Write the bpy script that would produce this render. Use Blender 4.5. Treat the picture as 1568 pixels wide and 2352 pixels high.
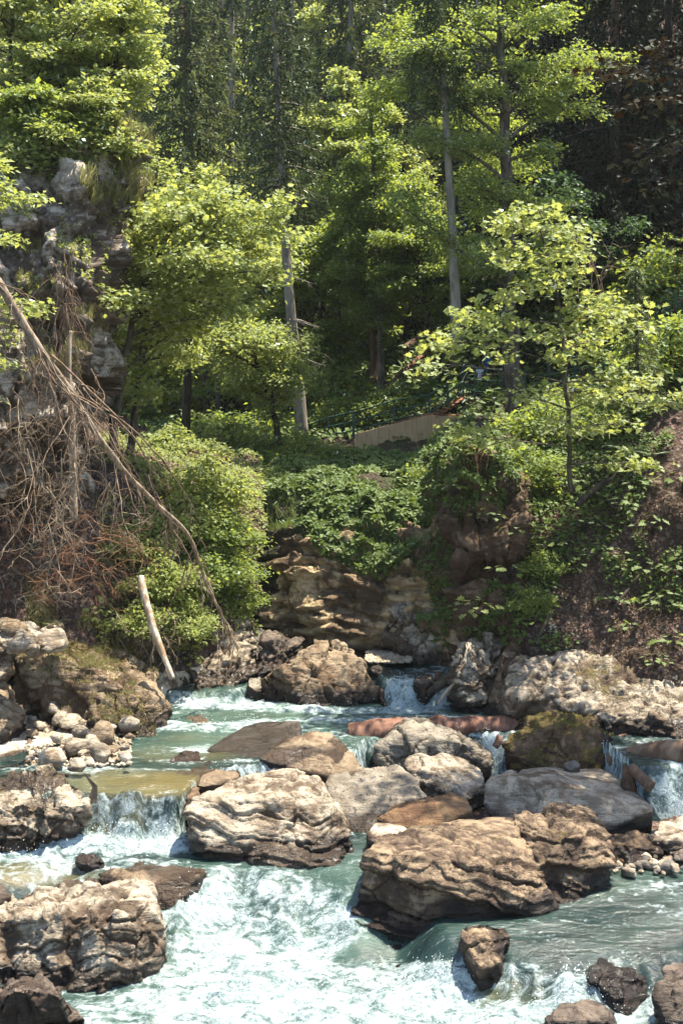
import bpy, bmesh, math, random
import numpy as np
from mathutils import Vector
for o in list(bpy.data.objects): bpy.data.objects.remove(o)
SC = bpy.context.scene
COL = SC.collection
RNG = np.random.RandomState(7)
random.seed(7)

# ------------------------------------------------------------------ camera, sky, sun, exposure
CAMZ = 8.0
cam = bpy.data.cameras.new('camera'); camo = bpy.data.objects.new('camera', cam); COL.objects.link(camo)
camo.location = (0, 0, CAMZ); camo.rotation_euler = (math.radians(90), 0, 0)
cam.sensor_fit = 'HORIZONTAL'; cam.sensor_width = 24; cam.lens = 50; cam.shift_y = -0.23
cam.clip_start = 0.1; cam.clip_end = 600
SC.camera = camo
SUN_DIR = Vector((0.30, 0.12, 0.94)).normalized()      # towards the sun: high, from the left, a little behind the scene
elev = math.asin(SUN_DIR.z); azim = math.atan2(SUN_DIR.x, SUN_DIR.y)
W = bpy.data.worlds.new('World'); SC.world = W; W.use_nodes = True
wn = W.node_tree.nodes; wl = W.node_tree.links
sky = wn.new('ShaderNodeTexSky'); sky.sky_type = 'NISHITA'; sky.sun_disc = False
sky.sun_elevation = elev; sky.sun_rotation = azim
wl.new(sky.outputs[0], wn['Background'].inputs[0]); wn['Background'].inputs[1].default_value = 0.125
sl = bpy.data.lights.new('sun', 'SUN'); sl.energy = 5.0; sl.angle = math.radians(0.6); sl.color = (1.0, 0.93, 0.79)
so = bpy.data.objects.new('sun', sl); COL.objects.link(so); so.rotation_euler = (-SUN_DIR).to_track_quat('-Z', 'Y').to_euler()
SC.view_settings.view_transform = 'Standard'; SC.view_settings.look = 'None'
SC.view_settings.gamma = 1; SC.view_settings.use_curve_mapping = False
SC.view_settings.exposure = 1.65
SC.render.engine = 'CYCLES'
cy = SC.cycles
cy.use_denoising = True; cy.max_bounces = 8; cy.diffuse_bounces = 5; cy.glossy_bounces = 2
cy.transmission_bounces = 4; cy.transparent_max_bounces = 6; cy.caustics_reflective = False; cy.caustics_refractive = False
cy.sample_clamp_indirect = 4

# ------------------------------------------------------------------ helpers
F = 3266.6; CX = 784.0; HY = 815.6            # focal length, centre and horizon in the units of my measured drawing
def P(x, y, D): return np.array([(x-CX)/F*D, D, CAMZ-(y-HY)/F*D])
def DW(y, z): return (CAMZ-z)*F/(y-HY)        # distance of a point seen at height y on a level z
def PW(x, y, z): return P(x, y, DW(y, z))

def _h(ix, iy, iz, s):
    h = (ix.astype(np.uint32)*np.uint32(374761393) + iy.astype(np.uint32)*np.uint32(668265263) + iz.astype(np.uint32)*np.uint32(2147483647 & 1274126177) + np.uint32((s*974711+12345) & 0xffffffff))
    h = (h ^ (h >> np.uint32(13)))*np.uint32(1274126177)
    h = (h ^ (h >> np.uint32(16)))*np.uint32(2246822519)
    return ((h ^ (h >> np.uint32(15))) & np.uint32(0xffffff)).astype(np.float64)/0xffffff
def vnoise(p, s=0):
    f = np.floor(p); i = f.astype(np.int64); t = p-f; t = t*t*(3-2*t)
    x, y, z = i[:, 0], i[:, 1], i[:, 2]; u, v, w = t[:, 0], t[:, 1], t[:, 2]
    def c(a, b, d): return _h(x+a, y+b, z+d, s)
    r0 = (c(0,0,0)*(1-u)+c(1,0,0)*u)*(1-v)+(c(0,1,0)*(1-u)+c(1,1,0)*u)*v
    r1 = (c(0,0,1)*(1-u)+c(1,0,1)*u)*(1-v)+(c(0,1,1)*(1-u)+c(1,1,1)*u)*v
    return (r0*(1-w)+r1*w)*2-1
def fbm(p, o=4, s=0, g=.5):
    a = 1; r = 0; q = np.array(p, float)
    for k in range(o): r = r+a*vnoise(q, s+k); q = q*2.03+11.7; a *= g
    return r
def ridge(p, o=4, s=0):
    a = 1; r = 0; q = np.array(p, float)
    for k in range(o): r = r+a*(1-2*np.abs(vnoise(q, s+k))); q = q*2.1+5.1; a *= .5
    return r
def cells(p, s=0):
    """cell noise: random value of the nearest cell, gap to the next cell, and a random tilt across the cell"""
    f = np.floor(p).astype(np.int64); n = len(p); b1 = np.full(n, 9.); b2 = b1.copy(); v1 = np.zeros(n); t1 = np.zeros(n)
    for a in (-1, 0, 1):
        for b in (-1, 0, 1):
            for c in (-1, 0, 1):
                x, y, z = f[:, 0]+a, f[:, 1]+b, f[:, 2]+c
                h = [_h(x, y, z, s+k) for k in range(3)]
                o = np.stack([x+h[0], y+h[1], z+h[2]], 1)-p
                d = (o**2).sum(1); m = d < b1
                t = (o*(np.stack([h[1], h[2], h[0]], 1)*2-1)).sum(1)
                b2 = np.where(m, b1, np.minimum(b2, d)); v1 = np.where(m, (h[0]*7.13+h[1]*3.7) % 1, v1); t1 = np.where(m, t, t1); b1 = np.where(m, d, b1)
    return v1*2-1, np.sqrt(b2)-np.sqrt(b1), t1
def sst(a, b, x): t = np.clip((x-a)/(b-a), 0, 1); return t*t*(3-2*t)

def mesh_np(name, V, faces, mats=(), smooth=True, mi=None):
    """faces: list of (n,k) integer arrays, one per face size"""
    me = bpy.data.meshes.new(name)
    V = np.asarray(V, np.float32); me.vertices.add(len(V)); me.vertices.foreach_set('co', V.ravel())
    fl = [f for f in faces if len(f)]
    L = np.concatenate([f.ravel() for f in fl]); n = sum(len(f) for f in fl)
    sizes = np.concatenate([np.full(len(f), f.shape[1]) for f in fl])
    st = np.concatenate([[0], np.cumsum(sizes)[:-1]])
    me.loops.add(len(L)); me.loops.foreach_set('vertex_index', L.astype(np.int32))
    me.polygons.add(n); me.polygons.foreach_set('loop_start', st.astype(np.int32))
    me.polygons.foreach_set('loop_total', sizes.astype(np.int32))
    me.update(calc_edges=True)
    for m in mats: me.materials.append(m)
    me.polygons.foreach_set('use_smooth', np.full(n, bool(smooth)))
    if mi is not None: me.polygons.foreach_set('material_index', np.asarray(mi, np.int32))
    return me
def tag(o, label=None, cat=None, group=None, kind=None):
    if label: o['label'] = label
    if cat: o['category'] = cat
    if group: o['group'] = group
    if kind: o['kind'] = kind
    return o
def obj(name, me, parent=None, loc=None):
    o = bpy.data.objects.new(name, me); COL.objects.link(o)
    if loc is not None: o.location = tuple(float(v) for v in loc)
    if parent is not None: o.parent = parent
    return o
def empty(name, loc, label, cat, group=None):
    o = bpy.data.objects.new(name, None); COL.objects.link(o); o.location = tuple(float(v) for v in loc)
    o.empty_display_size = .2
    return tag(o, label, cat, group)
def dup(root, loc, rz=0, sc=1, label=None, group=None, tilt=(0, 0)):
    r = root.copy(); COL.objects.link(r); r.location = tuple(float(v) for v in loc); r.rotation_euler = (tilt[0], tilt[1], rz)
    r.scale = (sc, sc, sc) if not hasattr(sc, '__len__') else sc
    if label: r['label'] = label
    if group: r['group'] = group
    for ch in root.children:
        c = ch.copy(); COL.objects.link(c); c.parent = r
        for g in ch.children:
            d = g.copy(); COL.objects.link(d); d.parent = c
    return r
class MB:
    def __init__(s): s.v = []; s.f = {}; s.n = 0
    def add(s, V, fs):
        V = np.asarray(V, float); s.v.append(V)
        for f in fs:
            f = np.asarray(f, np.int64)
            if len(f): s.f.setdefault(f.shape[1], []).append(f+s.n)
        s.n += len(V)
    def tube(s, pts, rad, sides=6, cap=True):
        pts = np.asarray(pts, float); n = len(pts); rad = np.broadcast_to(rad, (n,))
        t = np.gradient(pts, axis=0); t /= np.linalg.norm(t, axis=1)[:, None]+1e-9
        ref = np.array([0, 0, 1.]) if abs(t[:, 2]).mean() < .8 else np.array([0, 1., 0])
        a = np.cross(t, ref); a /= np.linalg.norm(a, axis=1)[:, None]+1e-9; b = np.cross(t, a)
        th = np.arange(sides)*2*math.pi/sides
        ring = pts[:, None, :]+rad[:, None, None]*(a[:, None, :]*np.cos(th)[None, :, None]+b[:, None, :]*np.sin(th)[None, :, None])
        V = ring.reshape(-1, 3); i = np.arange(n-1)[:, None]*sides; j = np.arange(sides)[None, :]; k = (j+1) % sides
        f = np.stack([i+j, i+k, i+sides+k, i+sides+j], 2).reshape(-1, 4)
        fs = [f]
        if cap: fs.append(np.array([np.arange(sides)[::-1], (n-1)*sides+np.arange(sides)]))
        s.add(V, fs)
    def box(s, c, h, ax=None):
        c = np.asarray(c, float); h = np.asarray(h, float)
        q = np.array([[x, y, z] for z in (-1, 1) for y in (-1, 1) for x in (-1, 1)], float)*h
        if ax is not None: q = q @ np.asarray(ax, float)
        s.add(q+c, [np.array([[0,2,3,1],[4,5,7,6],[0,1,5,4],[2,6,7,3],[0,4,6,2],[1,3,7,5]])])
    def mesh(s, name, mats, smooth=True, org=(0, 0, 0)):
        V = np.concatenate(s.v)-np.asarray(org, float)
        return mesh_np(name, V, [np.concatenate(f) for f in s.f.values()], mats, smooth)

# ------------------------------------------------------------------ materials
def mat(name):
    m = bpy.data.materials.new(name); m.use_nodes = True; nt = m.node_tree
    for n in list(nt.nodes): nt.nodes.remove(n)
    out = nt.nodes.new('ShaderNodeOutputMaterial'); return m, nt, out
class N:
    def __init__(s, nt): s.nt = nt
    def n(s, t, **k):
        x = s.nt.nodes.new(t)
        for a, b in k.items(): setattr(x, a, b)
        return x
    def set(s, sock, v):
        if isinstance(v, bpy.types.NodeSocket): s.nt.links.new(v, sock)
        elif v is not None:
            if hasattr(v, '__len__') and len(v) == 3 and sock.type == 'RGBA': v = (*v, 1)
            sock.default_value = v
    def noise(s, vec, sc, det=4, rough=.55, dist=0, out=0):
        x = s.n('ShaderNodeTexNoise'); s.set(x.inputs['Vector'], vec); x.inputs['Scale'].default_value = sc
        x.inputs['Detail'].default_value = det; x.inputs['Roughness'].default_value = rough; x.inputs['Distortion'].default_value = dist
        return x.outputs[out]
    def ramp(s, v, a, b):
        x = s.n('ShaderNodeMapRange'); x.interpolation_type = 'SMOOTHSTEP'; s.set(x.inputs[0], v); x.inputs[1].default_value = a; x.inputs[2].default_value = b
        return x.outputs[0]
    def mix(s, f, a, b):
        x = s.n('ShaderNodeMix', data_type='RGBA'); s.set(x.inputs[0], f); s.set(x.inputs[6], a); s.set(x.inputs[7], b); return x.outputs[2]
    def math(s, op, a, b=None, clamp=False):
        x = s.n('ShaderNodeMath', operation=op, use_clamp=clamp); s.set(x.inputs[0], a); s.set(x.inputs[1], b); return x.outputs[0]
    def scale(s, vec, v):
        x = s.n('ShaderNodeMapping'); s.set(x.inputs[0], vec); x.inputs['Scale'].default_value = v; return x.outputs[0]
    def rot(s, vec, v, sc):
        x = s.n('ShaderNodeMapping'); s.set(x.inputs[0], vec); x.inputs['Rotation'].default_value = v; x.inputs['Scale'].default_value = sc; return x.outputs[0]
    def attr(s, name):
        return s.n('ShaderNodeAttribute', attribute_name=name).outputs['Fac']
    def bump(s, h, st, dist=.02, nrm=None):
        x = s.n('ShaderNodeBump'); s.set(x.inputs['Height'], h); x.inputs['Strength'].default_value = st; x.inputs['Distance'].default_value = dist
        s.set(x.inputs['Normal'], nrm); return x.outputs[0]
    def bsdf(s, col, rough=.8, nrm=None, spec=.3):
        x = s.n('ShaderNodeBsdfPrincipled'); s.set(x.inputs['Base Color'], col); s.set(x.inputs['Roughness'], rough)
        s.set(x.inputs['Normal'], nrm); s.set(x.inputs['Specular IOR Level'], spec); return x.outputs[0]

MOSS = (0.105, 0.095, 0.018); MOSS2 = (0.15, 0.085, 0.02)
def rock_mat(name, c1, c2, stain, stain_amt=.5, speck=0., tilt=(0, .25, .2), fine=1.):
    c1, c2, stain = [tuple(v*.72 for v in c) for c in (c1, c2, stain)]
    m, nt, out = mat(name); n = N(nt)
    pos = n.n('ShaderNodeNewGeometry').outputs['Position']
    big = n.noise(pos, .8, 3); mid = n.noise(pos, 3.0, 8, .68, .4); sm = n.noise(pos, 22, 6, .7)
    lay = n.noise(n.rot(pos, tilt, (1.2, 1.2, 9)), 1.5, 5, .6)
    c = n.mix(n.ramp(mid, .42, .58), c1, c2)
    c = n.mix(n.math('MULTIPLY', n.ramp(lay, .5, .62), .5), c, tuple(v*.62 for v in c2))
    s1 = n.ramp(n.math('ADD', n.math('MULTIPLY', big, .5), n.math('MULTIPLY', mid, .5)), .62-.25*stain_amt, .70-.2*stain_amt)
    c = n.mix(n.math('MULTIPLY', s1, .8), c, stain)
    c = n.mix(n.math('MULTIPLY', n.ramp(sm, .5, .66), .45), c, tuple(v*.45 for v in c1))
    if speck: c = n.mix(n.math('MULTIPLY', n.ramp(n.noise(pos, 11, 3, .7), .56, .64), speck), c, (.05, .04, .03))
    crk = n.n('ShaderNodeTexVoronoi', feature='DISTANCE_TO_EDGE'); n.set(crk.inputs['Vector'], n.mix(.35, pos, n.noise(pos, 1.6, 5, .65, out=1))); crk.inputs['Scale'].default_value = 2.1
    ck = n.ramp(crk.outputs['Distance'], .0, .022)
    c = n.mix(n.math('MULTIPLY', n.math('MULTIPLY', n.math('SUBTRACT', 1., ck), n.ramp(big, .45, .6)), .55), c, (.035, .026, .018))
    cv = n.math('ADD', n.attr('dirt_shade'), n.math('MULTIPLY', n.math('SUBTRACT', n.noise(pos, 7, 5, .7), .5), 2.2))
    c = n.mix(n.math('MULTIPLY', n.ramp(cv, -.05, -.75), .85), c, n.mix(mid, stain, (.05, .03, .018)))  # crevice dirt, plus shade of steep faces painted into the colour
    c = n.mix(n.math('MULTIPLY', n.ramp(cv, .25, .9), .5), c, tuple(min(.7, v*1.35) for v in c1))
    # moss and wet band were worked out on the mesh
    mo = n.ramp(n.math('ADD', n.attr('moss'), n.math('MULTIPLY', n.math('SUBTRACT', n.noise(pos, 9, 5, .7), .5), .9)), .42, .6)
    mc = n.mix(n.noise(pos, 5, 4), tuple(MOSS), tuple(MOSS2))
    mc = n.mix(n.math('MULTIPLY', n.ramp(n.noise(pos, 60, 2), .45, .6), .6), mc, (.04, .04, .01))
    c = n.mix(mo, c, mc)
    wet = n.ramp(n.math('ADD', n.attr('wet'), n.math('MULTIPLY', n.math('SUBTRACT', n.noise(pos, 4, 4), .5), .5)), .35, .6)
    x = n.n('ShaderNodeMix', data_type='RGBA', blend_type='MULTIPLY'); n.set(x.inputs[0], wet); n.set(x.inputs[6], c); n.set(x.inputs[7], (.24, .2, .175, 1)); c = x.outputs[2]
    h = n.math('ADD', n.math('MULTIPLY', mid, 1.2), n.math('ADD', n.math('MULTIPLY', sm, .28*fine), n.math('ADD', n.math('MULTIPLY', lay, .8), n.math('MULTIPLY', ck, .12))))
    h = n.math('ADD', h, n.math('MULTIPLY', n.math('MULTIPLY', n.noise(pos, 70, 2), mo), .5))
    r = n.mix(wet, (.85,)*3, (.25,)*3)
    n.set(out.inputs[0], n.bsdf(c, r, n.bump(h, 1., .085), .35)); return m
RM = {
 'pale': rock_mat('pale_limestone', (.50, .42, .31), (.27, .205, .14), (.11, .068, .038), .5),
 'tan': rock_mat('tan_limestone', (.36, .27, .17), (.24, .165, .1), (.12, .065, .03), .5),
 'grey': rock_mat('grey_limestone', (.21, .18, .15), (.16, .135, .11), (.13, .11, .09), .2),
 'speck': rock_mat('speckled_limestone', (.34, .29, .22), (.24, .195, .14), (.12, .085, .045), .3, .85),
 'layer': rock_mat('layered_brown_rock', (.38, .27, .165), (.14, .09, .058), (.075, .045, .027), .7, .0, (0, .3, .2)),
 'brown': rock_mat('brown_rock', (.22, .14, .08), (.14, .085, .045), (.09, .04, .016), .5),
 'ochre': rock_mat('ochre_gorge_rock', (.60, .44, .24), (.40, .27, .135), (.09, .05, .025), .4, .0, (0, .1, .1)),
 'dark': rock_mat('dark_wet_rock', (.20, .15, .11), (.085, .062, .048), (.05, .03, .02), .55),
 'white': rock_mat('bleached_limestone', (.70, .60, .46), (.46, .355, .235), (.20, .11, .05), .35),
 'cliff': rock_mat('weathered_cliff_rock', (.66, .56, .44), (.30, .24, .175), (.12, .075, .045), .4, .2, (0, .15, .5)),
 'red': rock_mat('rusty_orange_rock', (.27, .16, .075), (.17, .085, .04), (.10, .045, .02), .5),
}
def leaf_mat(name, c1, c2, tr, trans=.5, gloss=.25):
    m, nt, out = mat(name); n = N(nt)
    g = n.n('ShaderNodeNewGeometry'); pos = g.outputs['Position']; rnd = g.outputs['Random Per Island']
    c = n.mix(n.math('ADD', n.math('MULTIPLY', rnd, .6), n.math('MULTIPLY', n.ramp(n.noise(pos, .7, 3), .35, .65), .4)), c1, c2)
    t = n.mix(rnd, tr, tuple(v*.6 for v in tr))
    d = n.n('ShaderNodeBsdfDiffuse'); n.set(d.inputs[0], c)
    tl = n.n('ShaderNodeBsdfTranslucent'); n.set(tl.inputs[0], t)
    mx = n.n('ShaderNodeMixShader'); mx.inputs[0].default_value = trans; n.set(mx.inputs[1], d.outputs[0]); n.set(mx.inputs[2], tl.outputs[0])
    gl = n.n('ShaderNodeBsdfGlossy'); gl.inputs['Roughness'].default_value = .55; gl.inputs[0].default_value = (.9, 1, .9, 1)
    m2 = n.n('ShaderNodeMixShader'); fr = n.n('ShaderNodeFresnel'); fr.inputs[0].default_value = 1.4
    n.set(m2.inputs[0], n.math('MULTIPLY', fr.outputs[0], gloss*1.2)); n.set(m2.inputs[1], mx.outputs[0]); n.set(m2.inputs[2], gl.outputs[0])
    n.set(out.inputs[0], m2.outputs[0]); return m
LM = {
 'sunny': leaf_mat('sunlight_toned_maple_leaf', (.18, .22, .045), (.24, .27, .065), (.62, .66, .13), .57, .4),  # lighter, yellower copy of the maple leaf, sunlight put into its colour
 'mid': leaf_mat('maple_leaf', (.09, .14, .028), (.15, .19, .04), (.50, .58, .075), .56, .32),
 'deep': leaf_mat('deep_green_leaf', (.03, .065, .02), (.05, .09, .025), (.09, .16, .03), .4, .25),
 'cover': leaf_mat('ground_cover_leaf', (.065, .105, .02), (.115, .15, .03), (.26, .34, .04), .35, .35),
 'spruce': leaf_mat('spruce_needles', (.03, .05, .02), (.065, .085, .032), (.13, .15, .045), .25, .1),
 'sprucelit': leaf_mat('sunlight_toned_spruce_needles', (.06, .085, .04), (.10, .12, .05), (.2, .22, .07), .35, .1),  # brighter copy of the spruce needles, sunlight put into the colour
 'dark': leaf_mat('shade_toned_spruce_needles', (.006, .010, .006), (.012, .016, .009), (.01, .014, .005), .2, .05),  # near black copy of the spruce needles, shade put into the colour
 'copper': leaf_mat('shade_toned_copper_leaf', (.022, .010, .004), (.009, .015, .010), (.03, .012, .002), .35, .15),  # copper leaf colour darkened to stand for shade
 'grass': leaf_mat('dry_pale_grass', (.20, .19, .07), (.28, .24, .10), (.4, .38, .14), .45, .1),
 'moss': leaf_mat('moss_tufts', (.11, .12, .025), (.17, .13, .03), (.2, .2, .04), .3, .05),
 'litter': leaf_mat('dead_leaf_litter', (.12, .075, .05), (.06, .035, .022), (.1, .05, .03), .1, .1),
 'flower': leaf_mat('white_umbel_petals', (.6, .6, .52), (.7, .7, .62), (.5, .5, .4), .3, .1),
}
def bark_mat(name, c1, c2, moss=0., sc=8):
    m, nt, out = mat(name); n = N(nt); pos = n.n('ShaderNodeNewGeometry').outputs['Position']
    a = n.noise(n.scale(pos, (1, 1, .3)), sc, 5, .65); b = n.noise(pos, sc*.35, 3)
    c = n.mix(n.ramp(a, .4, .62), c1, c2)
    c = n.mix(n.math('MULTIPLY', n.ramp(b, .5, .62), moss), c, (.07, .075, .02))
    n.set(out.inputs[0], n.bsdf(c, .9, n.bump(a, .8, .03), .2)); return m
BK = {
 'maple': bark_mat('mossy_maple_bark', (.045, .033, .024), (.15, .125, .1), .5),
 'spruce': bark_mat('grey_spruce_bark', (.16, .135, .105), (.27, .235, .19), .15, 5),
 'dark': bark_mat('dark_bark', (.02, .016, .012), (.06, .045, .035), .25),
 'red': bark_mat('reddish_spruce_bark', (.08, .045, .032), (.14, .085, .06), .1),
 'dead': bark_mat('bleached_dead_wood', (.15, .105, .07), (.34, .26, .18), .05, 10),
 'twig': bark_mat('brown_dead_twig', (.12, .075, .045), (.22, .15, .10), .0, 10),
 'rust': bark_mat('rusty_dead_needles', (.13, .06, .032), (.22, .12, .07), .0, 10),
 'redlog': bark_mat('stripped_red_log', (.085, .04, .027), (.22, .115, .075), .0, 5),
 'brownlog': bark_mat('barkless_brown_log', (.09, .055, .035), (.2, .135, .09), .0, 4),
 'white': bark_mat('peeled_white_log', (.26, .17, .10), (.52, .43, .33), .0, 9),
}
def simple(name, col, rough=.7, spec=.3, var=.3, sc=6, bump=.3, stretch=(1, 1, 1)):
    m, nt, out = mat(name); n = N(nt); pos = n.n('ShaderNodeNewGeometry').outputs['Position']
    a = n.noise(n.scale(pos, stretch), sc, 5, .6)
    c = n.mix(n.ramp(a, .35, .65), tuple(v*(1-var) for v in col), tuple(min(1, v*(1+var)) for v in col))
    n.set(out.inputs[0], n.bsdf(c, rough, n.bump(a, bump, .02), spec)); return m
def soil_mat(name, c1, c2, c3, green=0.):
    m, nt, out = mat(name); n = N(nt); pos = n.n('ShaderNodeNewGeometry').outputs['Position']
    a = n.noise(pos, 1.3, 4); b = n.noise(pos, 14, 5, .7)
    v = n.n('ShaderNodeTexVoronoi'); n.set(v.inputs['Vector'], pos); v.inputs['Scale'].default_value = 16
    c = n.mix(n.ramp(b, .38, .62), c1, c2)
    s = n.n('ShaderNodeSeparateColor'); n.set(s.inputs[0], v.outputs['Color'])
    c = n.mix(n.math('MULTIPLY', n.ramp(s.outputs[0], .72, .8), .8), c, c3)
    c = n.mix(n.math('MULTIPLY', n.ramp(a, .45, .6), green), c, (.04, .065, .018))
    h = n.math('ADD', b, n.math('MULTIPLY', v.outputs['Distance'], .8))
    n.set(out.inputs[0], n.bsdf(c, .95, n.bump(h, 1., .05), .15)); return m
SOIL = soil_mat('brown_soil_with_litter', (.055, .033, .026), (.095, .06, .047), (.19, .14, .11), .15)
FLOOR = soil_mat('forest_floor', (.035, .028, .018), (.06, .045, .028), (.09, .07, .05), .6)

# water with foam where the mesh says so
def water_mat():
    m, nt, out = mat('stream_water'); n = N(nt); pos = n.n('ShaderNodeNewGeometry').outputs['Position']
    fl = n.rot(pos, (0, 0, .12), (1, 2.6, 1))
    r1 = n.noise(fl, 3.2, 5, .6, .6); r2 = n.noise(fl, 13, 4, .6, .3)
    bed = n.attr('bed')
    c = n.mix(n.attr('milk'), n.mix(bed, (.008, .02, .018), (.12, .095, .035)), (.065, .115, .09))
    c = n.mix(n.math('MULTIPLY', n.ramp(n.noise(pos, 1.6, 4), .4, .65), .35), c, (.03, .052, .042))
    rp = n.bump(n.math('ADD', r1, n.math('MULTIPLY', r2, .35)), .55, .10)
    w = n.n('ShaderNodeBsdfPrincipled'); n.set(w.inputs['Base Color'], c); w.inputs['Roughness'].default_value = .09
    w.inputs['IOR'].default_value = 1.33; n.set(w.inputs['Normal'], rp); w.inputs['Specular IOR Level'].default_value = .8
    f1 = n.noise(n.scale(pos, (1, 1.4, .6)), 3.2, 8, .66, 1.0); f2 = n.noise(n.scale(pos, (1, 1.3, .7)), 13, 6, .7, .5)
    fn = n.math('ADD', n.math('MULTIPLY', f1, .7), n.math('MULTIPLY', f2, .3))
    fo = n.ramp(n.math('ADD', n.math('SUBTRACT', n.attr('foam'), .5), n.math('MULTIPLY', n.math('SUBTRACT', fn, .5), 2.6)), -.22, .34)
    fc = n.mix(n.ramp(n.math('ADD', n.math('MULTIPLY', f2, .4), n.math('MULTIPLY', f1, .6)), .38, .58), (.085, .13, .125), (.36, .425, .42))
    fb = n.bsdf(fc, .6, n.bump(fn, 1., .13), .3)
    mx = n.n('ShaderNodeMixShader'); n.set(mx.inputs[0], fo); n.set(mx.inputs[1], w.outputs[0]); n.set(mx.inputs[2], fb)
    n.set(out.inputs[0], mx.outputs[0]); return m
WATER = water_mat()
FOAMM = simple('white_spray', (.62, .68, .69), .5, .3, .1, 20, .1)

# ------------------------------------------------------------------ water levels
def water_z(X, D):
    lip = 21.25+(22.7-21.25)*sst(-2.5, -2.1, X)+1.9*sst(-.1, .5, X)-2.0*sst(4.2, 4.9, X)
    t_up = sst(-.16, .16, D-lip+.12*np.sin(X*2.1)+.06*np.sin(X*5.3))
    left = sst(18.7, 20.3, D+.2*np.sin(X*2.3+1)+.12*np.sin(X*5))*.72+sst(20.3, 21.2, D)*.08
    dr = 17.75+.10*np.sin(X*4)+np.clip(2.1-X, 0, 2)*.75
    right = sst(-.75, .2, D-dr)*.5+.05*sst(18, 21, D)
    k = sst(.6, 1.4, X)
    low = left*(1-k)+right*k
    z = low*(1-t_up)+1.4*t_up
    up = 27.35-.6*sst(.6, 1.0, X)-.35*sst(-1.6, -2.2, X)
    return z+sst(-.12, .2, D-up)*(.22+.2*sst(.3, .8, X))

# ------------------------------------------------------------------ rocks
def hull_mesh(hulls):
    bm = bmesh.new()
    for pts in hulls:
        vs = [bm.verts.new(p) for p in pts]
        r = bmesh.ops.convex_hull(bm, input=vs, use_existing_faces=False)
        bmesh.ops.delete(bm, geom=list({v for v in r['geom_interior']+r['geom_unused'] if isinstance(v, bmesh.types.BMVert)}), context='VERTS')
    me = bpy.data.meshes.new('hull'); bm.to_mesh(me); bm.free(); return me
def remeshed(hulls, vox, sm=2):
    me = hull_mesh(hulls); o = bpy.data.objects.new('tmp', me); COL.objects.link(o)
    r = o.modifiers.new('r', 'REMESH'); r.mode = 'VOXEL'; r.voxel_size = vox
    if sm:
        s = o.modifiers.new('s', 'SMOOTH'); s.factor = .6; s.iterations = sm
    dg = bpy.context.evaluated_depsgraph_get(); ev = o.evaluated_get(dg)
    out = bpy.data.meshes.new_from_object(ev); bpy.data.objects.remove(o); bpy.data.meshes.remove(me); return out
def getco(me):
    V = np.empty(len(me.vertices)*3, np.float32); me.vertices.foreach_get('co', V)
    Nn = np.empty(len(me.vertices)*3, np.float32); me.vertices.foreach_get('normal', Nn)
    return V.reshape(-1, 3).astype(float), Nn.reshape(-1, 3).astype(float)
def put_attr(me, name, v):
    a = me.attributes.new(name, 'FLOAT', 'POINT'); a.data.foreach_set('value', np.asarray(v, np.float32))
def carve(V, Nn, size, seed, lump=.05, strata=0., sdir=(0, .2, 1), sp=.18, blocky=0., bs=.5, rough=1., crack=.03):
    s = np.asarray(sdir, float); s /= np.linalg.norm(s)
    q = V+seed*7.3
    d = lump*size*fbm(q/size*1.6, 3, seed)
    cr = np.clip(ridge(q*1.1, 3, seed+5)-.9, 0, 1); d -= crack*cr*1.2
    dirt_shade = -1.2*cr*min(1, crack*8)
    d += .016*rough*fbm(q*4., 4, seed+9)
    if strata:
        w = (V@s)/sp+1.0*fbm(q*.6, 3, seed+2)+.12*fbm(q*5, 2, seed+6)
        n0 = np.zeros(len(V), np.int64); f1 = w-np.floor(w); k = _h(np.floor(w).astype(np.int64), n0, n0, seed)
        w2 = w*3.3+.5*fbm(q*2, 2, seed+3); f2 = w2-np.floor(w2); k2 = _h(np.floor(w2).astype(np.int64), n0, n0, seed+1)
        saw = sst(0, .10, f1)*(1-.6*f1)*(.45+.9*k); saw2 = sst(0, .14, f2)*(1-.7*f2)*(.3+1.1*k2)
        st = (saw+.42*saw2-.6)*(1-.35*np.abs(Nn@s))*(.65+.5*fbm(q*.9, 2, seed+4))
        d += strata*st; dirt_shade = dirt_shade-.9*(1-sst(0, .13, f1))-.6*(1-sst(0, .16, f2))+.35*saw
    if blocky:
        qq = q+.12*bs*np.stack([fbm(q/bs*1.5, 2, seed+31), fbm(q/bs*1.5, 2, seed+32), fbm(q/bs*1.5, 2, seed+33)], 1)
        v, e, t = cells(qq*np.array([1, 1, .75])/bs, seed); v2, e2, t2 = cells(qq*np.array([1, 1, .7])/(bs*.4), seed+8)
        d += blocky*(v*.45+t*1.1)+blocky*.45*(v2*.4+t2*1.0)-blocky*.25*(1-sst(0, .06, e)); dirt_shade = dirt_shade-.5*(1-sst(0, .08, e))-.3*(1-sst(0, .08, e2))+.4*v
    if rough > .55:
        v, e, t = cells((q+.03*fbm(q*9, 2, seed+41)[:, None])*np.array([6, 6, 9.]), seed+17)
        g = np.clip(.5+fbm(q*.9, 2, seed+50), 0, 1); d += .036*rough*(t*1.3+v*.35)*g
        q3 = q+.22*np.stack([fbm(q*1.4, 3, seed+61), fbm(q*1.4, 3, seed+62), fbm(q*1.4, 3, seed+63)], 1); v3, e3, t3 = cells(q3*np.array([.9, .9, 1.3]), seed+27)
        cl = (1-sst(.0, .045, e3))*np.clip(.3+fbm(q*.8, 2, seed+64)*1.5, 0, 1); d -= .05*rough*cl; dirt_shade = dirt_shade-1.2*cl; dirt_shade = dirt_shade+.3*v*g-.25*(1-sst(0, .08, e))*g
    dirt_shade = dirt_shade-1.0*np.clip(1-Nn[:, 2]*1.35, 0, 1)+.28  # painted shade: steep faces darker, upward faces paler
    return V+Nn*d[:, None], dirt_shade
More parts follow.
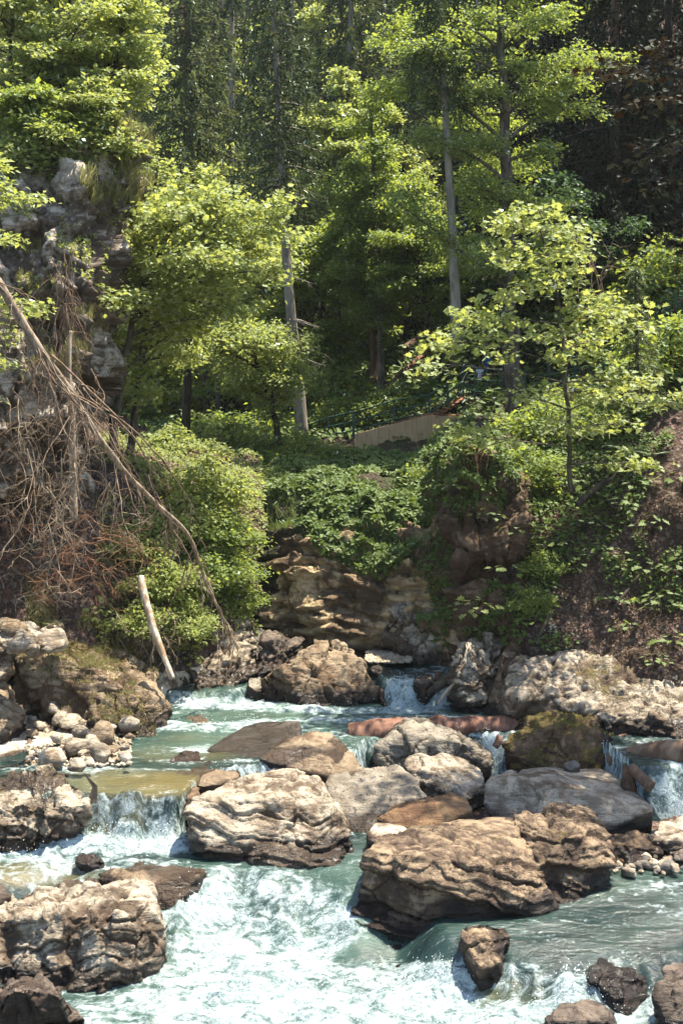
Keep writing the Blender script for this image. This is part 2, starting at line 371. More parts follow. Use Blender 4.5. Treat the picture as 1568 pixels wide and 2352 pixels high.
def rock(name, label, hulls, m='pale', vox=.04, sm=3, seed=1, moss=0., water=None, cat='boulder', group=None, kind=None, shade=True, ex=(), **kw):
    me = remeshed(hulls, vox, sm)
    V, Nn = getco(me); size = (V.max(0)-V.min(0)).max()
    V2, dirt_shade = carve(V, Nn, size, seed, **kw)
    me.vertices.foreach_set('co', V2.astype(np.float32).ravel()); me.update()
    V, Nn = getco(me)
    wz = water_z(V[:, 0], V[:, 1]) if water is None else water
    h = V[:, 2]-wz
    if moss:
        mo = np.clip(Nn[:, 2]*.8+.1, 0, 1)*moss+.55*moss*fbm(V*1.3+seed, 3, seed+20)
    else: mo = np.zeros(len(V))-1
    wet = 1.15-h/.36
    org = np.array([V[:, 0].mean(), V[:, 1].mean(), max(V[:, 2].min(), float(np.min(wz)) if np.ndim(wz) else wz)])
    me.vertices.foreach_set('co', (V-org).astype(np.float32).ravel())
    put_attr(me, 'moss', mo); put_attr(me, 'wet', wet); put_attr(me, 'dirt_shade', dirt_shade)
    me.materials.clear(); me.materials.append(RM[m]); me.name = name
    me.polygons.foreach_set('use_smooth', np.ones(len(me.polygons), bool)); me.update()
    o = obj(name, me, loc=org); tag(o, label, None if kind else cat, group, kind)
    o['_V'] = 0; del o['_V']
    return o
def spec(z0, base, front=(), top=(), deep=.7, back=None):
    """one hull: base (x,y[,z]) on the water, front ridge and top (x,y,distance behind the base)"""
    B = [PW(b[0], b[1], b[2] if len(b) > 2 else z0) for b in base]
    D0 = sum(b[1] for b in B)/len(B)
    pts = list(B)+[b-np.array([0, -.1, deep]) for b in B]
    for x, y, d in front: pts.append(P(x, y, D0+d))
    for x, y, d in top:
        p = P(x, y, D0+d); pts.append(p); pts.append(np.array([p[0], p[1]+.1, z0-deep]))
    return [tuple(p) for p in pts]

# ------------------------------------------------------------------ sheets of terrain
def cat(A, n, axis):
    A = np.moveaxis(np.asarray(A, float), axis, 0); k = len(A)
    t = np.linspace(0, k-1, n); i = np.clip(t.astype(int), 0, k-2); f = (t-i).reshape(-1, *([1]*(A.ndim-1)))
    g = lambda j: A[np.clip(j, 0, k-1)]
    p0, p1, p2, p3 = g(i-1), g(i), g(i+1), g(i+2)
    r = .5*((2*p1)+(p2-p0)*f+(2*p0-5*p1+4*p2-p3)*f*f+(3*p1-p0-3*p2+p3)*f**3)
    return np.moveaxis(r, 0, axis)
class Sheet:
    def __init__(s, ctrl, nu, nv):
        G = np.array([[P(*c) for c in row] for row in ctrl])
        s.G = cat(cat(G, nv, 0), nu, 1); s.nv, s.nu = nv, nu
        du = np.gradient(s.G, axis=1); dv = np.gradient(s.G, axis=0); nn = np.cross(du, dv); nn /= np.linalg.norm(nn, axis=2)[:, :, None]+1e-9
        nn *= np.where((nn[:, :, 1] > 0) & (nn[:, :, 2] < .3), -1, 1)[:, :, None]*1.0
        nn *= np.where(nn[:, :, 2] < -.3, -1, 1)[:, :, None]
        s.N = nn
    def displace(s, fn):
        V = s.G.reshape(-1, 3); d = fn(V, s.N.reshape(-1, 3)); s.G = (V+s.N.reshape(-1, 3)*d[:, None]).reshape(s.nv, s.nu, 3)
    def mesh(s, name, m):
        i = np.arange(s.nv-1)[:, None]*s.nu; j = np.arange(s.nu-1)[None, :]
        f = np.stack([i+j, i+j+1, i+s.nu+j+1, i+s.nu+j], 2).reshape(-1, 4)
        me = mesh_np(name, s.G.reshape(-1, 3), [f], [m]); V, Nn = getco(me)
        if Nn[:, 2].mean() < 0: me.flip_normals()
        return me
    def sample(s, n, keep=None, rng=RNG):
        """n random points, evenly by area, where keep(x, y, point) holds"""
        a = np.linalg.norm(np.cross(s.G[1:, :-1]-s.G[:-1, :-1], s.G[:-1, 1:]-s.G[:-1, :-1]), axis=2).ravel()
        cen = ((s.G[:-1, :-1]+s.G[1:, 1:])/2).reshape(-1, 3)
        def ok(p):
            x = CX+p[:, 0]/p[:, 1]*F; y = HY-(p[:, 2]-CAMZ)/p[:, 1]*F
            m = (x > -150) & (x < 1720) & (y > -150) & (y < 2400)
            return m & keep(x, y, p) if keep is not None else m
        a = a*ok(cen); k = rng.choice(len(a), n, p=a/a.sum()); i = k//(s.nu-1); j = k % (s.nu-1); u = rng.rand(n, 1); v = rng.rand(n, 1)
        p = (s.G[i, j]*(1-u)+s.G[i, j+1]*u)*(1-v)+(s.G[i+1, j]*(1-u)+s.G[i+1, j+1]*u)*v
        return p, s.N[i, j]
# ------------------------------------------------------------------ the ground: gorge wall and hillside, right bank, left bank, stream bed
def yz(z, D): return HY+(CAMZ-z)*F/D
cx = [-900, 200, 560, 640, 760, 900, 1020, 1080, 1180, 1400, 2600]
d0 = np.array([33, 32, 31, 30, 29.3, 29, 28.6, 28.0, 28.4, 29, 30.])
rows = []
for y, dd in [(1600, 0), (1500, 0), (1400, .2), (1320, .5), (1240, 1.1), (1150, 2.4), (1085, 4.6)]:
    rows.append([(x, y+(-15 if x > 1000 else 0), D+dd) for x, D in zip(cx, d0)])
rows.append([(x, y, 37.4) for x, y in zip(cx, [1060, 1060, 1060, 1060, 1060, 1058, 1015, 985, 980, 980, 980])])
rows.append([(x, y, 39.4) for x, y in zip(cx, [1020, 1020, 1010, 1005, 1000, 985, 950, 940, 930, 920, 920])])
rows.append([(x, y, D) for x, y, D in zip(cx, [990, 990, 985, 975, 960, 925, 880, 850, 830, 820, 800], [50, 50, 50, 48, 46, 43.5, 42.5, 42, 42, 42, 42])])
rows.append([(x, y, D) for x, y, D in zip(cx, [940, 950, 945, 930, 900, 830, 760, 740, 720, 700, 650], [66, 66, 64, 58, 54, 50, 48, 46, 46, 46, 45])])
rows.append([(x, y, D) for x, y, D in zip(cx, [820, 830, 830, 800, 760, 700, 640, 620, 600, 560, 450], [80, 80, 76, 70, 64, 60, 56, 54, 53, 52, 50])])
rows.append([(x, y, D) for x, y, D in zip(cx, [560, 560, 540, 520, 480, 440, 400, 380, 360, 330, 200], [92, 90, 84, 80, 76, 72, 69, 66, 64, 62, 60])])
rows.append([(x, 180, D) for x, D in zip(cx, [100, 98, 96, 92, 88, 84, 82, 80, 78, 76, 74])])
rows.append([(x, -300, D) for x, D in zip(cx, [112, 110, 108, 104, 100, 98, 96, 95, 94, 92, 90])])
rows.append([(x, -1100, D+14) for x, D in zip(cx, [112, 110, 108, 104, 100, 98, 96, 95, 94, 92, 90])])
BACK = Sheet(rows, 420, 460)
def back_disp(V, Nn):
    D = V[:, 1]; rockm = 1-sst(30.5, 32.5, D)
    w = (V@np.array([.12, .05, 1.]))/.30+1.1*fbm(V*.6, 3, 2); fr = w-np.floor(w)
    q = V+.1*np.stack([fbm(V*2, 2, 91), fbm(V*2, 2, 92), fbm(V*2, 2, 93)], 1)
    v, e, t = cells(q*np.array([.8, .8, 1.5]), 4); v2, e2, t2 = cells(q*np.array([2, 2, 3.6]), 5)
    a = .22*(sst(0, .18, fr)*sst(1, .5, fr)-.5)+.14*v+.42*t+.06*v2+.14*t2+.22*fbm(V*.9, 4, 3)+.05*fbm(V*5, 3, 8)
    b = .28*fbm(V*.8, 4, 5)+.05*fbm(V*5, 2, 6)
    return a*rockm*.85+b*(1-rockm)
BACK.displace(back_disp)
m_back = BACK.mesh('gorge_wall_and_hillside', FLOOR)
# bare rock low down, soil and moss further up: two materials on one sheet
m_back.materials.append(RM['ochre'])
V, Nn = getco(m_back)
cen = np.empty(len(m_back.polygons)*3, np.float32); m_back.polygons.foreach_get('center', cen); cen = cen.reshape(-1, 3).astype(float)
edge = 30.9+.8*fbm(cen*.7, 3, 12)
m_back.polygons.foreach_set('material_index', (cen[:, 1] < edge).astype(np.int32))
put_attr(m_back, 'moss', .12+.5*fbm(V*.9, 3, 31)*(V[:, 2] > 2.8)); put_attr(m_back, 'dirt_shade', 1.1*fbm(V*1.6, 4, 77)-.1); put_attr(m_back, 'wet', .9-(V[:, 2]-1.82)/.5)
tag(obj('hillside', m_back), kind='structure')

rx = [1000, 1040, 1080, 1140, 1230, 1400, 1568, 1850, 2600]
def rrow(ys, Ds): return [(x, y, D) for x, y, D in zip(rx, ys, Ds)]
rows = [
 rrow([1600, 1600, 1600, 1600, 1620, 1640, 1660, 1680, 1700], [28.6, 28.0, 27.5, 27.1, 26.6, 26.2, 25.8, 25, 24]),
 rrow([1480, 1490, 1485, 1470, 1500, 1515, 1525, 1530, 1530], [28.9, 28.2, 27.6, 27.2, 26.8, 26.4, 26.0, 25.2, 24.4]),
 rrow([1400, 1400, 1395, 1390, 1400, 1410, 1420, 1420, 1420], [29.0, 28.2, 27.7, 27.4, 27.5, 27.2, 26.7, 26, 25]),
 rrow([1300, 1290, 1290, 1290, 1295, 1275, 1240, 1200, 1150], [29.1, 28.2, 27.9, 27.9, 28.3, 28.1, 27.5, 26.8, 26]),
 rrow([1200, 1180, 1180, 1180, 1195, 1150, 1080, 1000, 900], [29.3, 28.3, 27.9, 27.9, 29.0, 28.9, 28.4, 27.6, 27]),
 rrow([1110, 1090, 1080, 1085, 1105, 1045, 945, 850, 700], [30.6, 28.8, 28.4, 28.5, 30.0, 30.0, 29.6, 28.8, 28]),
 rrow([1060, 1040, 1030, 1030, 1030, 970, 850, 740, 560], [33.5, 31.5, 31, 31.4, 32, 32, 31.5, 30.5, 29]),
 rrow([1010, 1000, 1000, 995, 970, 905, 770, 640, 430], [37.2, 36.5, 36, 36, 36, 35.5, 34.5, 33, 31]),
 rrow([965, 952, 945, 940, 910, 840, 690, 540, 300], [39.5, 39.2, 39, 39, 39, 38.5, 37.5, 36, 33]),
 rrow([910, 900, 896, 890, 850, 760, 640, 500, 200], [42.5, 42.8, 42.8, 42.8, 42.2, 41, 40.5, 39, 36]),
 rrow([820, 760, 720, 690, 660, 580, 450, 250, -100], [45, 45, 45, 45, 45, 45, 45, 44, 42]),
 rrow([640, 580, 540, 500, 440, 330, 180, -50, -500], [53, 53, 53, 53, 53, 52, 52, 52, 50]),
 rrow([400, 330, 280, 220, 150, 0, -200, -500, -1000], [62, 62, 62, 62, 62, 62, 62, 62, 60]),
]
for k in range(8, len(rows)):
    (x, y, d), (x2, y2, d2) = rows[k][0], rows[k][1]
    rows[k][0] = (x, y, d+3+2.2*(k-7)); rows[k][1] = (x2, y2, d2+1.0*(k-7))
RIGHT = Sheet(rows, 380, 400)
def right_disp(V, Nn):
    X = V[:, 0]; r = (1-sst(30.0, 31.5, V[:, 1]))*(1-sst(3.1, 3.6, X+.3*fbm(V*.8, 2, 4)))
    v, e, t = cells(V*np.array([1.1, 1.1, 1.1]), 14); v2, e2, t2 = cells(V*3, 15)
    a = .2*v+.5*t+.06*v2+.16*t2+.25*fbm(V*.8, 4, 13)+.04*fbm(V*5, 3, 19)
    b = .20*fbm(V*.7, 4, 15)+.05*fbm(V*4, 3, 16)
    return a*r+b*(1-r)
RIGHT.displace(right_disp)
m_r = RIGHT.mesh('right_bank', SOIL); m_r.materials.append(RM['brown'])
V, Nn = getco(m_r); cen = np.empty(len(m_r.polygons)*3, np.float32); m_r.polygons.foreach_get('center', cen); cen = cen.reshape(-1, 3).astype(float)
m_r.polygons.foreach_set('material_index', ((cen[:, 1] < 30.3) & (cen[:, 0] < 3.2+.35*fbm(cen*1.2, 3, 21))).astype(np.int32))
put_attr(m_r, 'moss', .1+.5*fbm(V*.9, 3, 33)); put_attr(m_r, 'dirt_shade', 1.1*fbm(V*1.6, 4, 78)-.2); put_attr(m_r, 'wet', .9-(V[:, 2]-1.5)/.5)
tag(obj('right_bank', m_r), kind='structure')

lx = [-1200, -400, 0, 120, 250, 400, 520, 600]
def lrow(ys, Ds): return [(x, y, D) for x, y, D in zip(lx, ys, Ds)]
D0 = [20, 22, 23.0, 23.6, 24.6, 26.7, 27.5, 28.8]
e1 = [.5, .5, .5, .5, .5, .6, .7, .8]; z1 = [1.42, 1.42, 1.44, 1.44, 1.44, 1.6, 1.7, 1.75]; e2 = [1.9, 2.0, 2.1, 1.9, 1.5, .9, .9, .9]; z2 = [1.6, 1.6, 1.58, 1.58, 1.6, 1.85, 1.95, 2.0]
rows = [lrow([yz(.8, d) for d in D0], D0), lrow([yz(z, d+e) for d, e, z in zip(D0, e1, z1)], [d+e for d, e in zip(D0, e1)]), lrow([yz(z, d+e) for d, e, z in zip(D0, e2, z2)], [d+e for d, e in zip(D0, e2)]),
 lrow([1480, 1480, 1490, 1495, 1490, 1490, 1440, 1450], [24, 25, 25.9, 26.2, 26.7, 28.0, 28.6, 29.6]),
 lrow([1350, 1350, 1360, 1360, 1350, 1350, 1310, 1290], [24.5, 25.8, 26.7, 27.0, 27.5, 28.6, 29.3, 30.3]),
 lrow([1200, 1200, 1220, 1220, 1200, 1200, 1180, 1180], [25, 26.4, 27.3, 27.7, 28.3, 29.6, 30.6, 31.6]),
 lrow([1050, 1060, 1080, 1090, 1090, 1095, 1090, 1085], [25.5, 27, 28.0, 28.6, 29.6, 31.4, 33, 34]),
 lrow([800, 850, 950, 1000, 1030, 1045, 1040, 1050], [26, 28, 29.0, 30.2, 32.4, 35, 37, 37.5]),
 lrow([600, 700, 850, 930, 970, 990, 990, 990], [27, 30, 33, 36, 40, 46, 50, 50])]
LEFT = Sheet(rows, 300, 260)
LEFT.displace(lambda V, Nn: (.24*fbm(V*.8, 4, 41)+.09*fbm(V*3, 3, 42))*(.12+.88*sst(1.6, 2.1, V[:, 2]))+.03*fbm(V*9, 2, 43))
m_l = LEFT.mesh('left_bank', SOIL); m_l.materials.append(RM['white'])
V, Nn = getco(m_l); cen = np.empty(len(m_l.polygons)*3, np.float32); m_l.polygons.foreach_get('center', cen); cen = cen.reshape(-1, 3).astype(float)
m_l.polygons.foreach_set('material_index', (cen[:, 2]+.12*fbm(cen*1.5, 3, 44) < 1.85).astype(np.int32))
put_attr(m_l, 'moss', V[:, 0]*0-1); put_attr(m_l, 'wet', .9-(V[:, 2]-1.38)/.12); put_attr(m_l, 'dirt_shade', .9*fbm(V*3, 3, 45)+.2)
tag(obj('left_bank', m_l), kind='structure')

g = 90; u, v = np.meshgrid(np.linspace(-11, 12, g), np.linspace(12, 34, g))
bz = np.where(v > 21.3, .6, -.7)+.15*fbm(np.stack([u.ravel(), v.ravel(), u.ravel()*0], 1), 3, 3).reshape(u.shape)
i = np.arange(g-1)[:, None]*g; j = np.arange(g-1)[None, :]
ff = np.stack([i+j, i+j+1, i+g+j+1, i+g+j], 2).reshape(-1, 4)
tag(obj('stream_bed', mesh_np('stream_bed', np.stack([u.ravel(), v.ravel(), bz.ravel()], 1), [ff], [SOIL])), kind='structure')

# ------------------------------------------------------------------ the stream
def grid(xs, ys):
    u, v = np.meshgrid(xs, ys); g = len(xs)
    i = np.arange(len(ys)-1)[:, None]*g; j = np.arange(g-1)[None, :]
    return u.ravel(), v.ravel(), np.stack([i+j, i+j+1, i+g+j+1, i+g+j], 2).reshape(-1, 4)
X, D, ff = grid(np.linspace(-8, 9, 520), np.concatenate([np.linspace(14.2, 22, 330), np.linspace(22.04, 31.5, 190)]))
Z = water_z(X, D)
px = CX+X/D*F; py = HY+(CAMZ-Z)/D*F
slope = np.abs(water_z(X, D+.05)-water_z(X, D-.05))/.1
foam = np.zeros(len(X))
def blob(x, y, rx, ry, s, soft=.5):
    global foam
    d = np.sqrt(((px-x)/rx)**2+((py-y)/ry)**2); foam = np.maximum(foam, s*(1-sst(1-soft, 1+soft*.4, d)))
p3 = np.stack([X, D, Z], 1)
nz = fbm(p3*np.array([.9, 1.4, 0])+3, 4, 50)
for a in [(620, 2290, 440, 120, .84), (850, 2330, 400, 100, .8), (330, 2330, 250, 70, .6), (950, 2260, 200, 60, .75), (600, 2170, 270, 120, .78), (720, 2130, 150, 90, .9),
          (440, 2080, 150, 90, .78), (620, 2060, 260, 60, .66), (560, 2020, 200, 40, .55), (780, 2010, 120, 30, .35), (260, 1935, 300, 38, .95), (60, 1960, 200, 30, .6), (250, 1985, 220, 20, .55), (60, 2000, 120, 20, .15), (420, 1935, 60, 30, .9),
          (500, 1618, 180, 16, .85), (800, 1632, 280, 10, .85), (560, 1668, 170, 16, .8), (420, 1672, 120, 14, .7), (700, 1655, 220, 7, .6), (950, 1648, 160, 6, .55), (600, 1690, 120, 8, .45), (960, 1612, 95, 20, .95), (930, 1580, 60, 38, .8),
          (950, 1545, 120, 20, .42), (200, 1768, 260, 10, .6), (300, 1745, 150, 8, .4), (600, 1580, 60, 14, .4), (1330, 2290, 80, 60, .8), (1250, 2340, 160, 40, .8), (1180, 2250, 90, 50, .55),
          (1470, 2330, 120, 40, .75), (1540, 1830, 70, 70, .8), (1250, 2140, 80, 60, .35), (1480, 1700, 120, 12, .3), (880, 1630, 200, 10, .6)]: blob(*a)
fall = sst(.35, 1.2, slope)
foam = np.maximum(foam, fall*.62*(px < 1480))
foam = np.maximum(foam, 0.2+.26*(fbm(p3*np.array([.5, 2.6, 0]), 4, 57)))
foam = np.clip(foam+.18*nz*(foam > .2), 0, 1.05)
bed = np.zeros(len(X))
for x, y, rx_, ry_, s in [(300, 1800, 330, 40, .9), (180, 1840, 200, 50, .6), (260, 1880, 90, 60, .8), (80, 2010, 220, 35, .8), (420, 1730, 160, 30, .5), (1150, 2290, 130, 60, .5), (470, 1700, 120, 20, .5), (1100, 2300, 60, 60, .5), (600, 1645, 200, 10, .3)]:
    bed = np.maximum(bed, s*(1-sst(.4, 1.1, np.sqrt(((px-x)/rx_)**2+((py-y)/ry_)**2))))
turb = np.clip(foam-.3, 0, 1)
Zd = Z+.022*fbm(p3*np.array([1.4, 3.2, 0]), 4, 60)+turb*(.16*ridge(p3*np.array([1.5, 1.9, 0]), 5, 61)*.6+.04*fbm(p3*np.array([9, 9, 0]), 3, 62))
Zd += fall*.10*fbm(p3*np.array([5.5, .8, 0]), 3, 63)
me = mesh_np('water', np.stack([X, D, Zd], 1), [ff], [WATER]); put_attr(me, 'foam', foam); put_attr(me, 'bed', bed); put_attr(me, 'milk', np.clip(.75*np.exp(-(((px-650)/420)**4+((py-1660)/70)**4))+.55*np.exp(-(((px-500)/520)**4+((py-2200)/260)**4))+.3*fbm(p3*np.array([1, 2, 0]), 3, 66), 0, 1))
tag(obj('water', me), kind='structure')

# spray: small drops thrown up where the water falls
mb = MB(); tet = np.array([[1, 1, 1], [1, -1, -1], [-1, 1, -1], [-1, -1, 1]], float); tf = np.array([[0, 1, 2], [0, 3, 1], [0, 2, 3], [1, 3, 2]])
cand = np.where(foam > .7)[0]; w = (fall[cand]+.08); pick = RNG.choice(cand, 5200, p=w/w.sum())
c = np.stack([X[pick], D[pick], Zd[pick]], 1)+RNG.randn(5200, 3)*[.06, .06, .05]; c[:, 2] += np.abs(RNG.randn(5200))*.06
sz = RNG.uniform(.002, .007, 5200)
V = (c[:, None, :]+tet[None]*sz[:, None, None]).reshape(-1, 3); f = (tf[None]+np.arange(5200)[:, None, None]*4).reshape(-1, 3)
tag(obj('water_spray', mesh_np('water_spray', V, [f], [FOAMM])), 'white drops of spray above the falls and rapids', 'spray', kind='stuff')

# ------------------------------------------------------------------ cliff and ledges
def hp(*pts): return [tuple(P(*p)) for p in pts]
rock('cliff', None, [
  hp((-500, 480, 26.75), (26, 440, 27.73), (166, 425, 27.99), (221, 440, 28.23), (-450, 1130, 25.10), (26, 1100, 26.20), (116, 1120, 26.40), (181, 900, 26.63), (198, 700, 27.20), (241, 640, 28.16), (221, 900, 29.50), (256, 450, 28.88), (251, 900, 30.20), (286, 440, 30.20), (-450, 1250, 32.20), (-400, 330, 30.70), (116, 270, 29.40), (266, 350, 29.80)),
  hp((206, 400, 28.30), (286, 420, 28.71), (288, 395, 29.10), (266, 480, 28.75), (216, 480, 28.05), (166, 300, 28.90), (276, 320, 29.20), (280, 420, 29.40), (166, 480, 29.20)),
  hp((-300, 1000, 25.30), (6, 960, 25.77), (156, 940, 26.46), (186, 1080, 26.60), (66, 1120, 26.20), (-300, 1150, 25.10), (166, 1150, 29.70), (-300, 1200, 30.20)),
 ], 'cliff', .06, 1, 3, moss=.1, water=-9, kind='structure', lump=.03, blocky=.42, bs=.8, strata=.2, sp=.55, sdir=(.5, 0, 1), crack=.15, rough=2)

RK = {}
def R(key, name, label, hulls, *a, **k): RK[key] = rock(name, label, hulls, *a, **k)
# the ledges on the right shore
R('ledge', 'rock_ledge', 'long sloping ledge of pale layered limestone along the right shore under the bare soil bank', [
  spec(1.4, [(1160, 1655), (1300, 1668), (1430, 1690), (1600, 1702), (1900, 1710)], [(1170, 1600, .3), (1280, 1600, .4), (1400, 1610, .4), (1568, 1620, .4), (1900, 1620, .4)], [(1200, 1530, 1.3), (1300, 1515, 1.5), (1440, 1525, 1.5), (1600, 1525, 1.6), (1900, 1530, 1.6)])],
  'pale', .03, 1, 11, moss=.42, cat='ledge', lump=.035, strata=.20, sp=.34, sdir=(-.45, .25, .8), blocky=.08, bs=.5, crack=.12, rough=1.6)
R('chunk', 'chunky_outcrop', 'chunky pale outcrop with dark overhangs where the right shore meets the cascade', [
  spec(1.4, [(1040, 1610), (1075, 1638), (1150, 1640)], [(1036, 1515, .0), (1055, 1560, -.1), (1130, 1540, 0), (1165, 1560, .2)], [(1060, 1488, .7), (1140, 1452, 1.1), (1175, 1490, 1.0)])],
  'pale', .028, 1, 12, moss=.2, cat='outcrop', lump=.06, strata=.16, sp=.30, sdir=(.2, .1, 1), blocky=.16, bs=.4, crack=.15, rough=1.6)
R('block', 'brown_block', 'square brown block wedged between the chunky outcrop and the sloping ledge', [
  spec(1.4, [(1105, 1640), (1150, 1650), (1185, 1648)], [(1150, 1500, .3), (1205, 1560, .5)], [(1155, 1490, 1.0), (1240, 1510, 1.2), (1225, 1590, 1.1)])],
  'tan', .04, 3, 13, moss=.2, cat='outcrop', lump=.05, crack=.08)
R('tilted', 'tilted_outcrop', 'outcrop of steeply tilted rock layers below the left bank, beside the peeled log', [
  spec(1.35, [(385, 1620), (450, 1612), (540, 1600), (595, 1590)], [(380, 1570, .1), (470, 1540, .2), (575, 1560, .1)], [(400, 1500, 1.0), (470, 1470, 1.2), (520, 1430, 1.5), (560, 1400, 1.8), (572, 1500, .9), (585, 1560, .5)])],
  'pale', .03, 1, 14, moss=.12, cat='outcrop', lump=.02, strata=.22, sp=.26, sdir=(-.62, 0, .8), blocky=.10, bs=.28, crack=.1, rough=1.3)
R('far_foot', 'streaked_outcrop', 'pale streaked rock foot under the gorge wall beside the far shingle', [
  spec(1.85, [(880, 1500), (940, 1520), (1050, 1530)], [(870, 1440, .2), (1000, 1400, .2), (1060, 1400, .2)], [(900, 1350, .9), (980, 1260, 1.3), (1050, 1225, 1.4), (1075, 1240, 1.0)])],
  'pale', .035, 2, 15, moss=.0, cat='outcrop', lump=.07, strata=.14, sp=.35, sdir=(.8, 0, .7), blocky=.12, bs=.5, crack=.2, rough=1.5)
R('buttress', 'rock_buttress', 'dark blocky rock buttress overhanging on the right of the gorge wall', [
  hp((1012, 1165, 28.1), (1040, 1125, 28.2), (1110, 1105, 28.3), (1190, 1120, 28.0), (1205, 1180, 27.4), (1190, 1285, 27.3), (1045, 1290, 27.4), (1015, 1220, 27.9), (1010, 1200, 30), (1200, 1200, 30), (1050, 1110, 30.5), (1180, 1110, 30), (1050, 1320, 30)),
  hp((1050, 1280, 27.9), (1180, 1270, 27.7), (1180, 1500, 27.2), (1055, 1540, 27.7), (1050, 1540, 30), (1190, 1500, 30), (1060, 1250, 30), (1180, 1250, 30))],
  'brown', .035, 1, 16, moss=.5, cat='buttress', lump=.03, strata=.12, sp=.4, sdir=(.1, 0, 1), blocky=.28, bs=.75, crack=.12, rough=1.6)
# boulders
R('mossy', 'mossy_boulder', 'huge brown boulder with grass and moss on its sloping top, on the left shore', [
  spec(1.3, [(60, 1650), (160, 1695), (260, 1708), (350, 1702), (384, 1672)], [(28, 1590, .2), (36, 1495, .3), (130, 1505, .1), (210, 1538, 0), (285, 1572, -.1), (388, 1640, .4), (388, 1612, .6)], [(50, 1462, 1.7), (200, 1448, 2.4), (290, 1478, 2.2), (355, 1545, 1.6)])],
  'tan', .035, 2, 21, moss=.55, lump=.02, blocky=.10, bs=.8, strata=.07, sp=.5, sdir=(.25, .1, 1), crack=.14, rough=1.2)
R('centre', 'centre_boulder', 'big peaked brown boulder standing in the middle of the stream', [
  spec(1.4, [(606, 1610), (700, 1622), (800, 1620), (874, 1610)], [(598, 1558, .2), (640, 1530, .1), (690, 1510, .3), (745, 1560, -.1), (800, 1580, 0), (868, 1595, .1)], [(625, 1538, .5), (680, 1500, .9), (728, 1480, 1.1), (790, 1478, 1.3), (815, 1500, 1.0), (860, 1575, .5)])],
  'tan', .026, 1, 22, moss=.1, lump=.06, blocky=.13, bs=.7, crack=.15, rough=1.2)
R('dark_back', 'dark_boulder', 'dark tilted boulder behind the left end of the centre boulder', [
  spec(1.8, [(580, 1545), (640, 1542), (690, 1520)], [(620, 1480, .1), (655, 1500, 0)], [(615, 1458, .6), (660, 1448, .8), (702, 1456, .8), (706, 1490, .6)])],
  'dark', .03, 2, 23, lump=.06, blocky=.1, bs=.4, crack=.1)
R('grey_back', 'grey_boulder', 'small grey boulder behind the dark tilted one, under the left bank', [
  spec(1.85, [(564, 1510), (590, 1514), (612, 1508)], [(563, 1465, .2), (600, 1485, .1)], [(568, 1440, .6), (600, 1438, .7), (625, 1455, .6)])],
  'grey', .03, 2, 24, lump=.06, crack=.06)
R('slab', 'grey_slab', 'smooth dark grey wedge shaped slab rising from the pool', [
  spec(1.35, [(472, 1728), (560, 1747), (640, 1742), (690, 1705)], [(470, 1722, .05), (520, 1700, .3), (690, 1685, .2)], [(560, 1668, .9), (600, 1655, 1.1), (688, 1653, .9), (692, 1668, .6)])],
  'grey', .03, 3, 25, lump=.012, crack=.02, rough=.5)
R('loaf', 'loaf_boulder', 'smooth tan loaf shaped boulder with a dark right end, right of the grey slab', [
  spec(1.3, [(592, 1768), (680, 1778), (760, 1785), (825, 1775)], [(588, 1742, .1), (625, 1715, .3), (735, 1705, .3), (832, 1755, .2), (770, 1720, .3)], [(640, 1697, .8), (720, 1680, .9), (760, 1683, .9), (800, 1715, .6)])],
  'tan', .03, 4, 26, moss=.15, lump=.03, crack=.04, rough=.6)
R('cream', 'cream_rock', 'small cream rock with folds in front of the tan loaf shaped boulder', [
  spec(1.2, [(612, 1790), (690, 1800), (760, 1795)], [(615, 1770, .1), (700, 1775, .1)], [(630, 1757, .5), (700, 1752, .6), (765, 1765, .5)])],
  'white', .03, 3, 27, lump=.08, strata=.05, sp=.2, crack=.08)
R('layered', 'layered_boulder', 'large pale layered boulder with a broad creased face, left of centre among the rapids', [
  spec(.7, [(452, 1960), (500, 1985), (640, 1995), (760, 1992), (808, 1965)], [(432, 1855, .3), (440, 1900, .1), (600, 1840, .5), (745, 1815, .8), (806, 1930, .2), (790, 1880, .4)], [(470, 1826, 1.2), (530, 1798, 1.7), (650, 1772, 2.1), (735, 1782, 1.9), (765, 1830, 1.2)])],
  'pale', .024, 1, 28, moss=.12, lump=.035, strata=.15, sp=.30, sdir=(.10, .25, 1), crack=.14, rough=1.0)
R('capstone', 'brown_rock', 'dark brown rock carrying a flat rock at the lip of the small fall', [
  spec(.75, [(342, 1915), (380, 1925), (445, 1915)], [(340, 1830, .2), (400, 1840, 0), (458, 1830, .2)], [(360, 1795, .7), (420, 1782, .9), (458, 1800, .8)])],
  'brown', .03, 2, 29, moss=.3, lump=.06, strata=.08, sp=.2, crack=.1)
R('cap', 'flat_rock', 'flat rounded tan rock lying on the dark brown rock at the small fall', [
  spec(1.3, [(395, 1800), (470, 1806), (556, 1795)], [(380, 1785, .1), (556, 1775, .2)], [(440, 1765, .6), (520, 1755, .7), (555, 1760, .6)])],
  'tan', .03, 3, 30, moss=.25, lump=.05, crack=.04)
R('knob', 'jagged_rock', 'small jagged rock poking out of the pool left of the grey slab', [
  spec(1.35, [(384, 1760), (430, 1768), (480, 1765)], [(384, 1745, .1), (440, 1745, .1)], [(415, 1720, .4), (450, 1725, .5), (500, 1748, .4)])],
  'brown', .025, 2, 31, moss=.3, lump=.08, crack=.1, blocky=.06, bs=.25)
